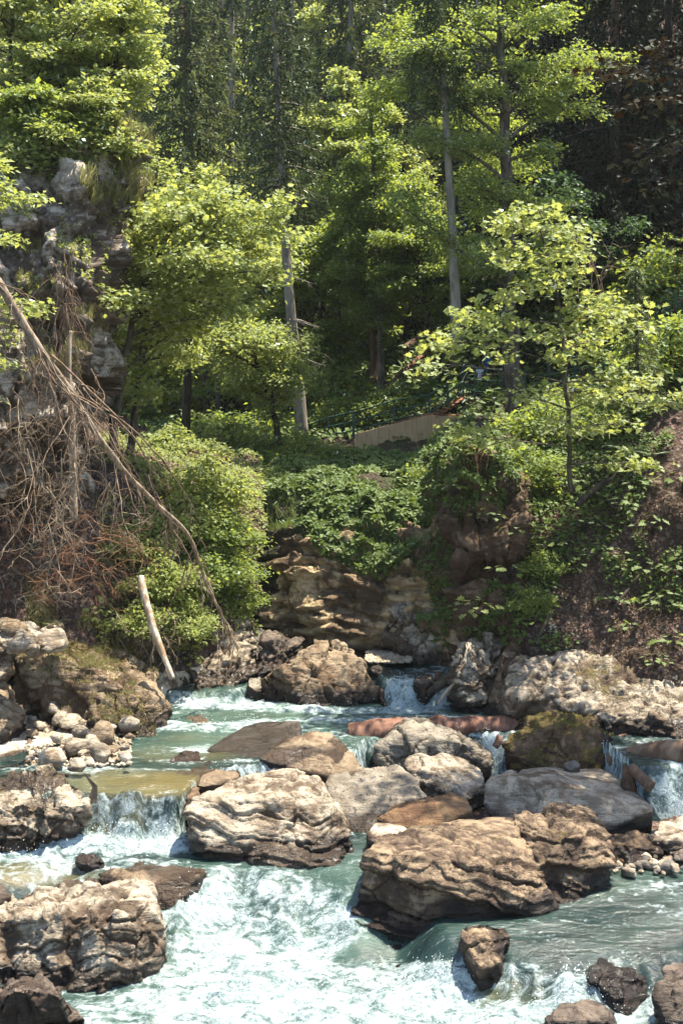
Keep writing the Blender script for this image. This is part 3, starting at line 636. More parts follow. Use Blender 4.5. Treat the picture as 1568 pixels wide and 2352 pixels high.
R('speck', 'speckled_boulder', 'grey boulder speckled with dark lichen behind the big foreground rock', [
  spec(.6, [(810, 1950), (900, 1955), (970, 1935)], [(748, 1800, .8), (765, 1860, .3), (850, 1800, .8), (950, 1830, .4), (1000, 1870, .3)], [(760, 1768, 1.5), (840, 1756, 1.7), (920, 1757, 1.6), (968, 1785, 1.2)])],
  'speck', .035, 3, 32, moss=.28, lump=.035, crack=.06, rough=1.2)
R('cracked', 'cracked_boulder', 'broad cracked grey brown boulder lying in front of the red log', [
  spec(.95, [(880, 1765), (1000, 1772), (1130, 1765)], [(872, 1718, .2), (940, 1695, .1), (1060, 1700, .1), (1140, 1740, .2)], [(930, 1655, .7), (950, 1643, .8), (1010, 1645, .9), (1075, 1665, .9), (1120, 1690, .8)])],
  'speck', .028, 2, 33, moss=.2, lump=.05, blocky=.07, bs=.9, crack=.10)
R('mosscap', 'mossy_white_rock', 'white rock with a cushion of moss between the cracked and the speckled boulders', [
  spec(.85, [(985, 1838), (1050, 1850), (1112, 1835)], [(938, 1770, .5), (1000, 1775, .2), (1115, 1790, .2)], [(945, 1745, 1.0), (1030, 1732, 1.2), (1085, 1742, 1.1), (1110, 1765, .9)])],
  'pale', .03, 2, 34, moss=.42, lump=.06, strata=.06, sp=.3, crack=.12)
R('orange', 'orange_rock', 'small rust coloured rock lying on top between the speckled boulder and the big foreground rock', [
  spec(.95, [(870, 1895), (960, 1922), (1082, 1895)], [(862, 1880, .1), (950, 1880, 0), (1000, 1840, .2), (1085, 1860, .2)], [(900, 1858, .6), (990, 1828, .7), (1040, 1818, .7), (1072, 1835, .6)])],
  'red', .025, 2, 35, moss=.2, lump=.04, crack=.06)
R('bulge', 'pale_rounded_rock', 'pale rounded rock at the left shoulder of the big foreground rock', [
  spec(.9, [(845, 1935), (890, 1945), (955, 1930)], [(842, 1915, .1), (950, 1918, .1)], [(860, 1888, .4), (910, 1886, .5), (945, 1905, .4)])],
  'white', .025, 4, 36, lump=.04, crack=.02, rough=.4)
R('moss_right', 'mossy_hump_boulder', 'dark hump backed boulder with bright moss along its crest, right of centre', [
  spec(.85, [(1155, 1765), (1250, 1795), (1360, 1800), (1432, 1775)], [(1142, 1705, .2), (1200, 1680, .2), (1300, 1660, .1), (1400, 1690, .2), (1433, 1735, .2)], [(1190, 1655, .9), (1250, 1632, 1.1), (1320, 1624, 1.2), (1375, 1648, 1.1), (1410, 1690, .8)])],
  'brown', .035, 2, 37, moss=.75, lump=.05, blocky=.06, bs=.5, crack=.12)
R('smooth', 'smooth_white_boulder', 'long smooth whitish boulder with a brown front, below the mossy hump backed one', [
  spec(.6, [(1190, 1918), (1350, 1930), (1490, 1908)], [(1112, 1845, .3), (1118, 1800, .5), (1200, 1800, .4), (1260, 1795, .4), (1400, 1840, .1), (1505, 1862, .1)], [(1160, 1762, 1.5), (1280, 1748, 1.9), (1380, 1765, 1.9), (1450, 1800, 1.5), (1500, 1845, 1)])],
  'pale', .035, 4, 38, moss=.18, lump=.04, crack=.08, rough=.5)
R('giant', 'giant_layered_rock', 'huge brown layered rock with folded pale ridges, largest in the foreground', [
  spec(0, [(790, 2182), (900, 2198), (1050, 2172), (1160, 2130, .2), (1270, 2088, .5)], [(842, 1950, .3), (838, 2060, .1), (1130, 1990, -.25), (1168, 2075, -.3), (1250, 2030, 0)], [(868, 1916, 1.3), (1000, 1912, 1.6), (1100, 1885, 1.9), (1200, 1868, 2.2)]),
  spec(.5, [(1230, 2085), (1310, 2075), (1380, 2040)], [(1240, 1980, .1), (1395, 1985, .3), (1404, 1950, .4), (1300, 1925, .1)], [(1180, 1872, 1.4), (1290, 1850, 1.6), (1345, 1855, 1.5), (1395, 1925, 1)]),
  spec(0, [(745, 2095), (790, 2185), (870, 2202)], [(768, 2062, .3), (850, 2050, .1)], [(860, 1990, .8), (800, 2030, .7)])],
  'layer', .022, 1, 39, moss=.3, lump=.02, strata=.30, sp=.30, sdir=(.30, .35, 1), crack=.12, rough=1.1)
R('nub', 'ribbed_rock', 'small ribbed rock leaning against the foot of the giant layered rock', [
  spec(.45, [(1062, 2180), (1100, 2222), (1150, 2215), (1172, 2178)], [(1058, 2150, .1), (1110, 2160, -.1), (1172, 2150, .2)], [(1065, 2125, .4), (1120, 2115, .5), (1160, 2130, .5)])],
  'layer', .022, 2, 40, lump=.05, strata=.05, sp=.12, sdir=(.9, .1, .4), crack=.04)
R('fore_left', 'cracked_cream_rock', 'big cream rock with a cracked front face at the left edge of the foreground', [
  spec(0, [(-160, 2240), (100, 2275), (250, 2280), (340, 2245), (358, 2200)], [(-160, 2120, .2), (60, 2135, .1), (200, 2125, 0), (310, 2100, 0), (352, 2130, .1)], [(-160, 2085, 1.5), (60, 2050, 1.8), (200, 2028, 2.0), (290, 2028, 1.9), (340, 2045, 1.2)])],
  'pale', .022, 1, 41, moss=.05, lump=.03, strata=.10, sp=.28, sdir=(-.05, .35, 1), blocky=.06, bs=.4, crack=.16, rough=1.4)
R('tan_mid', 'flat_topped_rock', 'flat topped tan rock with a dark front, between the rapids and the cracked cream rock', [
  spec(.45, [(300, 2065), (345, 2086), (400, 2090), (455, 2070)], [(226, 2005, .3), (232, 2028, .2), (345, 2030, 0), (455, 2012, .1), (478, 2005, .4)], [(268, 1976, 1.0), (340, 1970, 1.1), (430, 1972, 1.1), (470, 1985, .8)])],
  'tan', .025, 3, 42, moss=.12, lump=.03, strata=.04, sp=.3, crack=.06)
R('corner', 'dark_corner_rock', 'dark brown rock in the bottom left corner of the foreground', [
  spec(0, [(-120, 2400), (60, 2420), (205, 2400)], [(-120, 2320, 0), (60, 2270, -.1), (150, 2290, 0), (200, 2350, .1)], [(-120, 2290, .6), (30, 2238, .5), (80, 2236, .6), (150, 2262, .5)])],
  'dark', .022, 1, 43, lump=.06, blocky=.12, bs=.5, crack=.08)
R('fall_rock', 'waterfall_rock', 'wet rock at the left edge that the stream pours over', [
  spec(.8, [(-160, 1965), (60, 1955), (200, 1930)], [(-160, 1850, .2), (60, 1845, .1), (130, 1850, .1), (205, 1850, .2)], [(-160, 1815, 1.0), (60, 1795, 1.1), (110, 1776, 1.2), (185, 1805, .8)])],
  'pale', .026, 1, 44, moss=.4, lump=.05, strata=.07, sp=.25, crack=.12, blocky=.10, bs=.35, rough=1.6)
R('peak', 'low_brown_rocks', 'low brown rocks breaking the water just above the left fall', [
  spec(1.35, [(55, 1800), (110, 1808), (175, 1800)], [(60, 1788, .1), (150, 1790, .1)], [(90, 1772, .3), (150, 1776, .3)])],
  'tan', .025, 2, 45, moss=.2, lump=.08, blocky=.05, bs=.2)
R('dot', 'tiny_dark_rock', 'tiny dark rock alone in the white water below the left fall', [
  spec(.78, [(176, 1982), (200, 1987), (228, 1980)], [(180, 1972, .1)], [(195, 1961, .15), (215, 1962, .2)])],
  'dark', .018, 2, 46, moss=.1, lump=.08)
R('edge_wet', 'edge_wet_rock', 'wet brown rock at the left edge just above the cracked cream rock', [
  spec(.75, [(-60, 2070), (0, 2075), (28, 2062)], [(-60, 2040, .1), (20, 2050, .1)], [(-60, 2020, .3), (8, 2028, .3)])],
  'dark', .02, 2, 47, lump=.05)
R('low_mid', 'low_split_rock', 'low split rock awash between the foam and the ribbed rock', [
  spec(-.05, [(905, 2235), (950, 2255), (995, 2240)], [(910, 2222, .05)], [(935, 2200, .3), (985, 2210, .3)])],
  'dark', .02, 2, 48, lump=.08, blocky=.04, bs=.2)
R('br', 'bottom_dark_rock', 'rounded dark rock at the bottom edge, right of centre', [
  spec(-.05, [(1235, 2400), (1330, 2410), (1425, 2400)], [(1250, 2345, 0), (1400, 2345, 0)], [(1290, 2305, .4), (1350, 2295, .5), (1400, 2320, .4)])],
  'dark', .022, 3, 49, lump=.06, strata=.03, sp=.15, sdir=(.5, 0, 1))
R('br2', 'glistening_rock', 'dark glistening rock with water pouring over it, bottom right', [
  spec(0, [(1372, 2310), (1430, 2335), (1500, 2320)], [(1366, 2240, .1), (1378, 2290, 0), (1490, 2250, .1)], [(1375, 2206, .4), (1440, 2200, .6), (1500, 2215, .5)])],
  'dark', .022, 2, 50, lump=.05, blocky=.06, bs=.3)
R('br3', 'right_edge_rock', 'dark rock cut by the right edge of the picture beside the glistening one', [
  spec(0, [(1505, 2370), (1560, 2390), (1700, 2370)], [(1500, 2290, .1), (1640, 2260, .1)], [(1520, 2225, .4), (1580, 2208, .6), (1700, 2215, .6)])],
  'dark', .025, 2, 51, lump=.06, blocky=.06, bs=.4)
R('mr', 'moss_sided_rock', 'dark mossy sided rock with a pale top above the pebbles on the right', [
  spec(.55, [(1410, 1985), (1460, 1995), (1528, 1980)], [(1395, 1935, .2), (1440, 1940, .0), (1525, 1950, .2)], [(1400, 1915, .7), (1460, 1905, .8), (1505, 1918, .7)])],
  'brown', .025, 3, 52, moss=.6, lump=.05)
R('er', 'cream_edge_slab', 'cream slab with shallow cracks at the right edge above the pebbles', [
  spec(.6, [(1500, 1965), (1568, 1975), (1700, 1970)], [(1492, 1925, .2), (1600, 1930, .1)], [(1510, 1885, .8), (1568, 1868, 1.0), (1700, 1870, 1.1)])],
  'pale', .03, 3, 53, lump=.05, strata=.06, sp=.25, crack=.1)
R('shadow_rock', 'small_brown_boulder', 'brown mossy boulder tucked behind the right end of the smooth whitish boulder', [
  spec(.8, [(1425, 1840), (1460, 1850), (1490, 1845)], [(1430, 1775, .1), (1485, 1820, .1)], [(1430, 1750, .5), (1460, 1760, .5), (1485, 1800, .4)])],
  'brown', .03, 3, 54, moss=.5, lump=.05)
R('ovoid', 'grey_cobble', 'small grey cobble resting between the mossy hump and the smooth whitish boulder', [
  spec(1.15, [(1293, 1765), (1310, 1770), (1330, 1766)], [(1292, 1758, .02), (1330, 1760, .02)], [(1300, 1749, .12), (1318, 1747, .15), (1329, 1755, .12)])],
  'grey', .012, 3, 55, lump=.04, crack=0, rough=.2)
R('flat_lit', 'bleached_flat_rock', 'flat bleached rock in the pool beside the huge mossy boulder', [
  spec(1.35, [(388, 1675), (440, 1680), (490, 1668)], [(388, 1665, .05), (460, 1668, .05)], [(400, 1645, .5), (450, 1642, .6), (492, 1660, .4)])],
  'white', .022, 2, 56, lump=.06, blocky=.05, bs=.25)
R('far_flat', 'far_dark_rock', 'low dark rock in the stream just behind the centre boulder', [
  spec(1.83, [(845, 1545), (875, 1552), (905, 1548)], [(850, 1538, .1)], [(855, 1526, .4), (890, 1532, .4)])],
  'dark', .025, 2, 57, moss=.3, lump=.06)
R('far_wet', 'far_wet_rock', 'small wet rock above the cascade right of the centre boulder', [
  spec(1.83, [(948, 1568), (975, 1573), (1000, 1568)], [(955, 1560, .05)], [(962, 1552, .25), (990, 1552, .25)])],
  'dark', .02, 2, 58, lump=.06)
R('foot', 'dark_red_rock', 'small dark red rock at the right foot of the centre boulder beside the cascade', [
  spec(1.4, [(872, 1618), (885, 1622), (898, 1616)], [(870, 1595, .05)], [(875, 1578, .3), (890, 1585, .3)])],
  'brown', .02, 2, 59, lump=.06)
R('lf', 'left_pale_rock', 'small pale rock between the tilted outcrop and the centre boulder', [
  spec(1.6, [(566, 1585), (590, 1590), (606, 1585)], [(566, 1570, .05)], [(572, 1555, .3), (600, 1552, .35)])],
  'speck', .02, 3, 60, lump=.05)
# left shore
R('shore1', 'stepped_outcrop', 'stepped ochre outcrop at the left edge beside the huge mossy boulder', [
  spec(1.3, [(-160, 1760), (0, 1752), (60, 1690)], [(-160, 1640, .3), (20, 1610, .4), (68, 1640, .5)], [(-160, 1570, 1.4), (0, 1560, 1.4), (50, 1610, 1.0)])],
  'tan', .035, 2, 61, moss=.4, lump=.05, strata=.12, sp=.26, sdir=(.45, .1, .8), crack=.12)
R('shore2', 'white_shore_slab', 'white sunlit slab sloping into the pool on the left shore', [
  spec(1.3, [(60, 1752), (160, 1752), (240, 1745), (270, 1735)], [(60, 1715, .3), (180, 1730, .2)], [(60, 1690, 1.0), (150, 1695, 1.0), (230, 1715, .5)])],
  'white', .03, 2, 62, moss=.1, lump=.05, blocky=.05, bs=.4)
R('shore3', 'white_capped_rock', 'rounded white rock with moss on its front at the water edge on the left shore', [
  spec(1.38, [(158, 1742), (200, 1750), (255, 1742)], [(160, 1728, .05), (190, 1712, .05), (245, 1712, .1)], [(180, 1700, .4), (215, 1695, .45), (240, 1702, .4)])],
  'white', .02, 4, 63, moss=.25, lump=.04)
R('shore4', 'mossy_white_lump', 'lumpy white rock with moss below the huge mossy boulder', [
  spec(1.4, [(140, 1698), (180, 1702), (218, 1692)], [(140, 1672, .1), (215, 1675, .1)], [(160, 1640, .5), (185, 1638, .6), (218, 1655, .5)])],
  'white', .025, 2, 64, moss=.4, lump=.08, blocky=.06, bs=.2)
R('shore5', 'shore_stone_heap', 'broken white rock in the middle of the left shore', [
  spec(1.4, [(70, 1690), (110, 1700), (150, 1690)], [(75, 1670, .1), (140, 1680, .1)], [(90, 1635, .6), (130, 1632, .7), (150, 1660, .5)])],
  'white', .025, 2, 65, moss=.2, lump=.08, blocky=.09, bs=.22)
R('shore6', 'pale_bank_boulder', 'pale boulder at the left edge above the huge mossy boulder', [
  hp((-120, 1560, 25), (0, 1560, 25), (35, 1530, 25.2), (60, 1450, 25.5), (20, 1430, 25.6), (-120, 1430, 25.6), (-120, 1500, 27), (50, 1480, 27), (0, 1600, 26))],
  'white', .035, 2, 66, moss=.2, lump=.08, blocky=.1, bs=.35, water=0)
R('shore7', 'orange_shore_stone', 'smooth orange tinted stone lying on the left shore gravel', [
  spec(1.45, [(126, 1662), (150, 1664), (180, 1658)], [(126, 1652, .02)], [(135, 1638, .25), (165, 1638, .3), (180, 1648, .2)])],
  'tan', .018, 3, 67, lump=.03)
R('bank_tooth', 'bank_shoulder_rock', 'pale rock shoulder showing between plants above the peeled log', [
  hp((300, 1500, 27.2), (340, 1490, 27.2), (350, 1440, 27.4), (310, 1420, 27.4), (280, 1450, 27.5), (300, 1500, 28.4), (350, 1480, 28.4), (320, 1430, 28.4))],
  'white', .03, 2, 68, moss=.2, lump=.08, blocky=.08, bs=.3, water=0)

# small stones: six shapes, each copied
proto = []
for k in range(6):
    r_ = np.random.RandomState(100+k); pts = r_.randn(16, 3); pts /= np.linalg.norm(pts, axis=1)[:, None]; pts *= [1, .8, .6]
    me = remeshed([[tuple(p*.12) for p in pts]], .018, 3); V, Nn = getco(me); V = V+Nn*(.012*fbm(V*9, 3, k))[:, None]
    me.vertices.foreach_set('co', V.astype(np.float32).ravel()); put_attr(me, 'moss', -1+0*V[:, 0]); put_attr(me, 'wet', 0*V[:, 0]+.1)
    me.polygons.foreach_set('use_smooth', np.ones(len(me.polygons), bool)); me.materials.clear(); me.update(); proto.append(me)
SM = {}
def stone(pos, s, mk, label, group, rng=RNG):
    k = rng.randint(6)
    if (k, mk) not in SM:
        me = proto[k].copy(); me.materials.append(RM[mk]); SM[(k, mk)] = me
    o = obj('stone', SM[(k, mk)], loc=pos); o.rotation_euler = (rng.uniform(-.4, .4), rng.uniform(-.4, .4), rng.uniform(0, 6.3)); o.scale = (s, s*rng.uniform(.8, 1.1), s*rng.uniform(.8, 1.1))
    tag(o, label, 'stone', group); return o
def lay(n, xs, ys, z, smin, smax, mks, label, group, seed, lift=0):
    r = np.random.RandomState(seed)
    for k in range(n):
        x, y = r.uniform(*xs), r.uniform(*ys); s = smin+(smax-smin)*r.rand()**2.2
        p = PW(x, y, z+lift*r.rand()); stone(p+np.array([0, 0, .02*s]), s, mks[r.randint(len(mks))], label, group, r)
lay(34, (1395, 1535), (1975, 2012), .56, .45, 1.6, ['white', 'pale', 'grey', 'brown', 'pale'], 'pebble in the heap at the water edge below the moss sided rock', 'pebbles on the right', 1, .05)
lay(46, (60, 300), (1640, 1765), 1.46, .6, 3.3, ['white', 'white', 'pale', 'tan'], 'sunlit stone among the white stones on the left shore', 'stones on the left shore', 2, .12)
lay(40, (1480, 1568), (1905, 2000), .6, .4, 1.3, ['pale', 'dark', 'grey'], 'wet stone at the right edge by the cream slab', 'stones at the right edge', 3, .05)
lay(26, (40, 130), (1560, 1640), 1.62, .7, 2.4, ['brown', 'tan', 'pale'], 'shaded stone at the left foot of the huge mossy boulder', 'stones under the huge boulder', 4, .1)
mbp = MB(); r_ = np.random.RandomState(5)
lay(60, (-20, 130), (1440, 1500), 2.75, .7, 3.2, ['white', 'pale', 'tan'], 'broken white stone on the slope above the huge mossy boulder', 'rubble on the left slope', 6, .3)
for (nm, xs, ys, z, n) in [('far_shingle', (840, 945), (1492, 1522), 1.93, 900), ('shingle', (60, 300), (1640, 1760), 1.43, 1400)]:
    mb = MB(); tet8 = np.array([[1,0,0],[-1,0,0],[0,1,0],[0,-1,0],[0,0,.7],[0,0,-.7]], float)
    f8 = np.array([[0,2,4],[2,1,4],[1,3,4],[3,0,4],[2,0,5],[1,2,5],[3,1,5],[0,3,5]])
    c = np.array([PW(r_.uniform(*xs), r_.uniform(*ys), z) for _ in range(n)]); sz = r_.uniform(.02, .06, n)
    V = (c[:, None]+(tet8+r_.randn(n, 6, 3)*.15)*sz[:, None, None]).reshape(-1, 3)
    me = mesh_np(nm, V, [(f8[None]+np.arange(n)[:, None, None]*6).reshape(-1, 3)], [RM['white']]); put_attr(me, 'moss', V[:, 0]*0-1); put_attr(me, 'wet', V[:, 0]*0)
    tag(obj(nm, me), 'bank of small grey shingle at the foot of the gorge wall' if nm[0] == 'f' else 'bright gravel between the stones on the left shore', 'gravel', kind='stuff')
#PART3
# ------------------------------------------------------------------ leaves and plants
T2 = (np.array([[0, 0, 0], [-.36, .42, .09], [0, 1, -.04], [.36, .42, .09]]), np.array([[0, 3, 2], [0, 2, 1]]))
_o = [(0, 0, 0), (.30, -.10, .03), (.26, .12, .02), (.55, .22, .06), (.30, .42, .02), (.34, .66, .03), (.13, .62, 0), (0, 1, -.05)]
_m = _o+[(-x, y, z) for x, y, z in _o[-2:0:-1]]
MAPLE = (np.array(_m, float), np.array([[0, 1, 2], [2, 3, 4], [4, 5, 6], [0, 2, 4], [0, 4, 6], [0, 6, 7], [0, 7, 8], [0, 8, 10], [0, 10, 12], [8, 9, 10], [10, 11, 12], [12, 13, 0]]))
def unit(a): return a/(np.linalg.norm(a, axis=-1, keepdims=True)+1e-9)
def leafs(c, size, tpl=T2, tilt=.5, rng=RNG, nrm=None, droop=.25, out=None):
    """one little leaf mesh per point c; normals mostly upwards, tips drooping outwards"""
    n = len(c); T, Fc = tpl
    nn = (np.array([0, 0, 1.]) if nrm is None else nrm)+rng.randn(n, 3)*tilt; nn = unit(nn)
    a = rng.randn(n, 3) if out is None else out+rng.randn(n, 3)*.5
    a = a-(a*nn).sum(1)[:, None]*nn; a = unit(a); a[:, 2] -= droop; a = unit(a); b = np.cross(a, nn)
    s = np.broadcast_to(size, (n,))[:, None, None]
    V = c[:, None, :]+s*(T[None, :, 0:1]*b[:, None]+(T[None, :, 1:2]-.1)*a[:, None]+T[None, :, 2:3]*nn[:, None])
    return V.reshape(-1, 3), (Fc[None]+np.arange(n)[:, None, None]*len(T)).reshape(-1, 3)
def leaf_obj(name, c, size, m, parent=None, org=(0, 0, 0), stuff=False, **k):
    V, f = leafs(c, size, **k); o = obj(name, mesh_np(name, V-np.asarray(org), [f], [LM[m]], smooth=False), parent)
    if parent is None: o.location = tuple(org)
    if stuff: o['kind'] = 'stuff'
    return o
def resample(path, n, wob=0, rng=RNG):
    p = cat(np.array(path, float), n, 0)
    if wob: p[1:-1] += rng.randn(n-2, p.shape[1])*wob
    return p
def decid(name, label, path, r0, r1, R, nl=22, nleaf=9000, leaf=.14, m='mid', bark='maple', group=None, t0=.3, prof=None, rise=.42, tpl=T2, seed=1,
          limbs=(), parts=0, flat=.45, catg='tree', sub=6, org=None, hero=True, asym=None, tilt=.5, limbsep=False, gap=None):
    rng = np.random.RandomState(seed); pth = resample(path, 24, .012*R, rng)
    org = pth[0].copy() if org is None else org
    root = empty(name, org, label, catg, group)
    tb = MB(); tt = np.linspace(0, 1, 24); rr = r0+(r1-r0)*tt**.8; rr[0] *= 1.25
    tb.tube(pth-org, rr, 8); obj('trunk', tb.mesh('trunk', [BK[bark]]), root)
    prof = prof or (lambda t: math.sin(math.pi*min(1, max(0, (t-t0)/(1-t0)))**.75)*.85+.15*(1-t))
    A0, A1, Wt = [], [], []
    bb = MB(); curves = []
    for i in range(nl):
        t = t0+(1-t0)*(i+.4)/nl; b = pth[min(23, int(t*23))]; az = i*2.399+rng.uniform(-.7, .7)
        L = R*max(.12, prof(t))*rng.uniform(.55, 1.2); rz_ = rise*rng.uniform(.3, 1.9)
        d = np.array([math.cos(az), math.sin(az), 0])
        if asym is not None: L *= max(.25, 1+np.dot(d[:2], asym))
        s = np.linspace(0, 1, 8)[:, None]
        c = b+d*L*s+np.array([0, 0, 1])*(rz_*L*s*1.3-rz_*.75*L*s*s)+np.cumsum(rng.randn(8, 3)*[.03, .03, .02], 0)*L*.5*s
        curves.append((c, rr[min(23, int(t*23))]*.42, L))
    for lp, lr in limbs:
        c = resample(lp, 8); curves.append((c, lr, np.linalg.norm(c[-1]-c[0])))
    for c, lr, L in curves:
        if limbsep and bb.n: obj('limb', bb.mesh('limb', [BK[bark]]), root); bb = MB()
        bb.tube(c-org, np.linspace(lr, .006, 8), 5)
        m_ = max(3, int(sub+L*1.5))
        for j in range(m_):
            s = .22+.78*(j+rng.rand()*.7)/m_; k = s*7; i0 = min(6, int(k)); q = c[i0]+(c[i0+1]-c[i0])*(k-i0); fw = unit(c[i0+1]-c[i0])
            side = np.array([-fw[1], fw[0], 0])*(1 if j % 2 else -1); dr = unit(fw*.7+side*rng.uniform(.6, 1)+np.array([0, 0, rng.uniform(-.3, .5)]))
            l = (L*.42*(1.15-s)+.25*min(1, L))*rng.uniform(.7, 1.2); e = q+dr*l+np.array([0, 0, -.08*l])
            bb.tube(np.array([q, (q+e)/2+rng.randn(3)*.03*l, e])-org, np.array([.012, .008, .004])*(1 if L > 1 else .6), 3, cap=False)
            A0.append(q); A1.append(e); Wt.append(l+.05)
            for h in (0.35, .65):
                q2 = q+(e-q)*h; sd = np.array([-dr[1], dr[0], 0])*rng.choice([-1, 1]); e2 = q2+unit(dr*.6+sd)*l*.5; A0.append(q2); A1.append(e2); Wt.append(l*.55)
    obj('limb' if limbsep else 'branches', bb.mesh('limb', [BK[bark]]), root)
    A0 = np.array(A0); A1 = np.array(A1); Wt = np.array(Wt); k = rng.choice(len(Wt), nleaf, p=Wt/Wt.sum()); u = rng.rand(nleaf, 1)**.8
    c = A0[k]+(A1[k]-A0[k])*u+rng.randn(nleaf, 3)*np.array([1, 1, flat])*leaf*1.15
    if gap:
        gx = CX+c[:, 0]/c[:, 1]*F; gy = HY-(c[:, 2]-CAMZ)/c[:, 1]*F; ok = ~((gx > gap[0]) & (gx < gap[1]) & (gy > gap[2]) & (gy < gap[3]) & (rng.rand(nleaf) < .88)); c = c[ok]; k = k[ok]; nleaf = len(c)
    o_ = unit(A1[k]-A0[k]); sz = leaf*rng.uniform(.5, 1.3, nleaf)
    if parts:
        score = -np.abs(c[:, 1]-c[:, 1].min()); pk = np.argsort(-score)[:parts*3]; pk = pk[rng.permutation(len(pk))[:parts]]
        keep = np.ones(nleaf, bool); keep[pk] = False
        V, f = leafs(np.zeros((3, 3)), 1., tpl, 0, rng); n = len(tpl[0])
        lms = [mesh_np('leaf', V[q*n:(q+1)*n]*[1, 1, 1], [tpl[1]], [LM[m]], False) for q in range(3)]
        for q in pk:
            lo = obj('leaf', lms[rng.randint(3)], root, c[q]-org); lo.scale = (sz[q],)*3; lo.rotation_euler = (rng.randn()*.45, rng.randn()*.45, rng.uniform(0, 6.3))
        c, o_, sz = c[keep], o_[keep], sz[keep]
    V, f = leafs(c, sz, tpl, tilt, rng, out=o_)
    cr = obj('crown', mesh_np('crown', V-org, [f], [LM[m]], False), root)
    if parts: cr['kind'] = 'stuff'
    return root
def spruce(name, label, path, r0, R, t0=.25, nb=70, m='spruce', bark='spruce', group=None, seed=1, hang=.5, dens=1., dead=0, tipw=.25, catg='spruce', needle=.11):
    rng = np.random.RandomState(seed); pth = resample(path, 24); org = pth[0].copy(); root = empty(name, org, label, catg, group)
    H = np.linalg.norm(pth[-1]-pth[0]); tb = MB(); tt = np.linspace(0, 1, 24)
    tb.tube(pth-org, r0*(1-.9*tt)+.01, 8); obj('trunk', tb.mesh('trunk', [BK[bark]]), root)
    bb = MB(); C, O, S = [], [], []
    for i in range(nb+dead):
        isd = i >= nb
        t = t0+(1-t0)*(i+.5)/nb if not isd else rng.uniform(t0-.3, t0+.1)
        t = min(max(t, .03), .995); b = pth[int(t*23)]+(pth[min(23, int(t*23)+1)]-pth[int(t*23)])*(t*23 % 1); az = i*2.399+rng.uniform(-.3, .3)
        pr = (1-(max(0, t-t0)/(1-t0)))**.8*min(1, (t-t0)/.06+.45) if not isd else .45
        L = max(.12, R*(tipw*.15+pr))*rng.uniform(.75, 1.12)
        d = np.array([math.cos(az), math.sin(az), 0]); s = np.linspace(0, 1, 7)[:, None]
        c = b+d*L*s+np.array([0, 0, 1.])*L*(.12*s-.62*s*s+.28*s**4); bb.tube(c-org, np.linspace(.012+.012*L, .004, 7), 4, cap=False)
        if isd: 
            for j in range(5):
                q = c[rng.randint(2, 7)]; e = q+rng.randn(3)*[.15, .15, .1]+[0, 0, -.15]; bb.tube(np.array([q, (q+e)/2, e])-org, [.006, .004, .002], 3, cap=False)
            continue
        nt = int((9+14*L)*dens); ss = .12+.88*rng.rand(nt); k = ss*6; i0 = np.minimum(5, k.astype(int)); q = c[i0]+(c[i0+1]-c[i0])*(k-i0)[:, None]
        side = np.array([-d[1], d[0], 0])*np.where(rng.rand(nt) < .5, 1, -1)[:, None]; ln = hang*(.45+.55*rng.rand(nt))*(.4+.6*min(1, L))
        for h in np.linspace(.05, 1, 7):
            p = q+side*(.42*h*(1-ss*.6))[:, None]*L*.5+d*.10*h+np.array([0, 0, -1.])*(ln*h**1.3)[:, None]*1.0
            C.append(p+rng.randn(nt, 3)*.022); O.append(unit(side*.35+np.array([0, 0, -1.])*(.3+h)+d*.4)); S.append(np.full(nt, needle*(1.15-.35*h)))
        kk = rng.rand(int(8+10*L)); C.append(c[0]+(c[-1]-c[0])*kk[:, None]*1.0+np.array([0, 0, .03])); O.append(np.tile(d, (len(kk), 1))); S.append(np.full(len(kk), needle*1.2))
    obj('branches', bb.mesh('branches', [BK[bark]]), root)
    C = np.concatenate(C); O = np.concatenate(O); S = np.concatenate(S)*rng.uniform(.7, 1.25, len(C))
    T = (np.array([[0, 0, 0], [-.2, .45, .05], [0, 1.25, 0], [.2, .45, .05]]), T2[1])
    V, f = leafs(C, S, T, 1.2, rng, out=O*2, droop=.0)
    obj('crown', mesh_np('crown', V-org, [f], [LM[m]], False), root); return root
def PP(*p): return [P(*q) for q in p]

# far hillside: one stand of each kind, copied
fs = [spruce('spruce_tree', 'dark spruce of the far hillside seen between nearer trees', PP((700, 500, 72), (700, 200, 72), (700, -420, 72)), .22, 2.4, .08, 64, 'spruce', group='far spruces', seed=200+k, hang=.8, dens=.8, needle=.22) for k in range(2)]
fd = [decid('beech_tree', 'leafy tree of the far hillside seen between nearer trees', PP((500, 500, 70), (505, 300, 70), (500, 60, 70)), .16, .05, 2.6, 18, 5200, .27, 'mid', group='far leafy trees', t0=.12, seed=210+k, flat=.5) for k in range(2)]
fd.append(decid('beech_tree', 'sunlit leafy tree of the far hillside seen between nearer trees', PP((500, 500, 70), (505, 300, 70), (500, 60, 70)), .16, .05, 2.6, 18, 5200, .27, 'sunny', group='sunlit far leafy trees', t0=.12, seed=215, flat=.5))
def ground(sheet, x, D):
    """height of a sheet near a column and distance"""
    G = sheet.G.reshape(-1, 3); X = (x-CX)/F*D; k = np.argmin((G[:, 0]-X)**2+(G[:, 1]-D)**2); return np.array([X, D, G[k, 2]-.1])
r_ = np.random.RandomState(77); first = set()
def snap(sheet, x, y, D):
    """the near surface point of a bank in a given direction"""
    G = sheet.G.reshape(-1, 3); a = CX+G[:, 0]/G[:, 1]*F; b = HY-(G[:, 2]-CAMZ)/G[:, 1]*F; d = np.hypot(a-x, b-y); k = np.where(d < 12)[0]
    return G[k[np.argmin(G[k, 1])]]-[0, 0, .03] if len(k) else P(x, y, D)
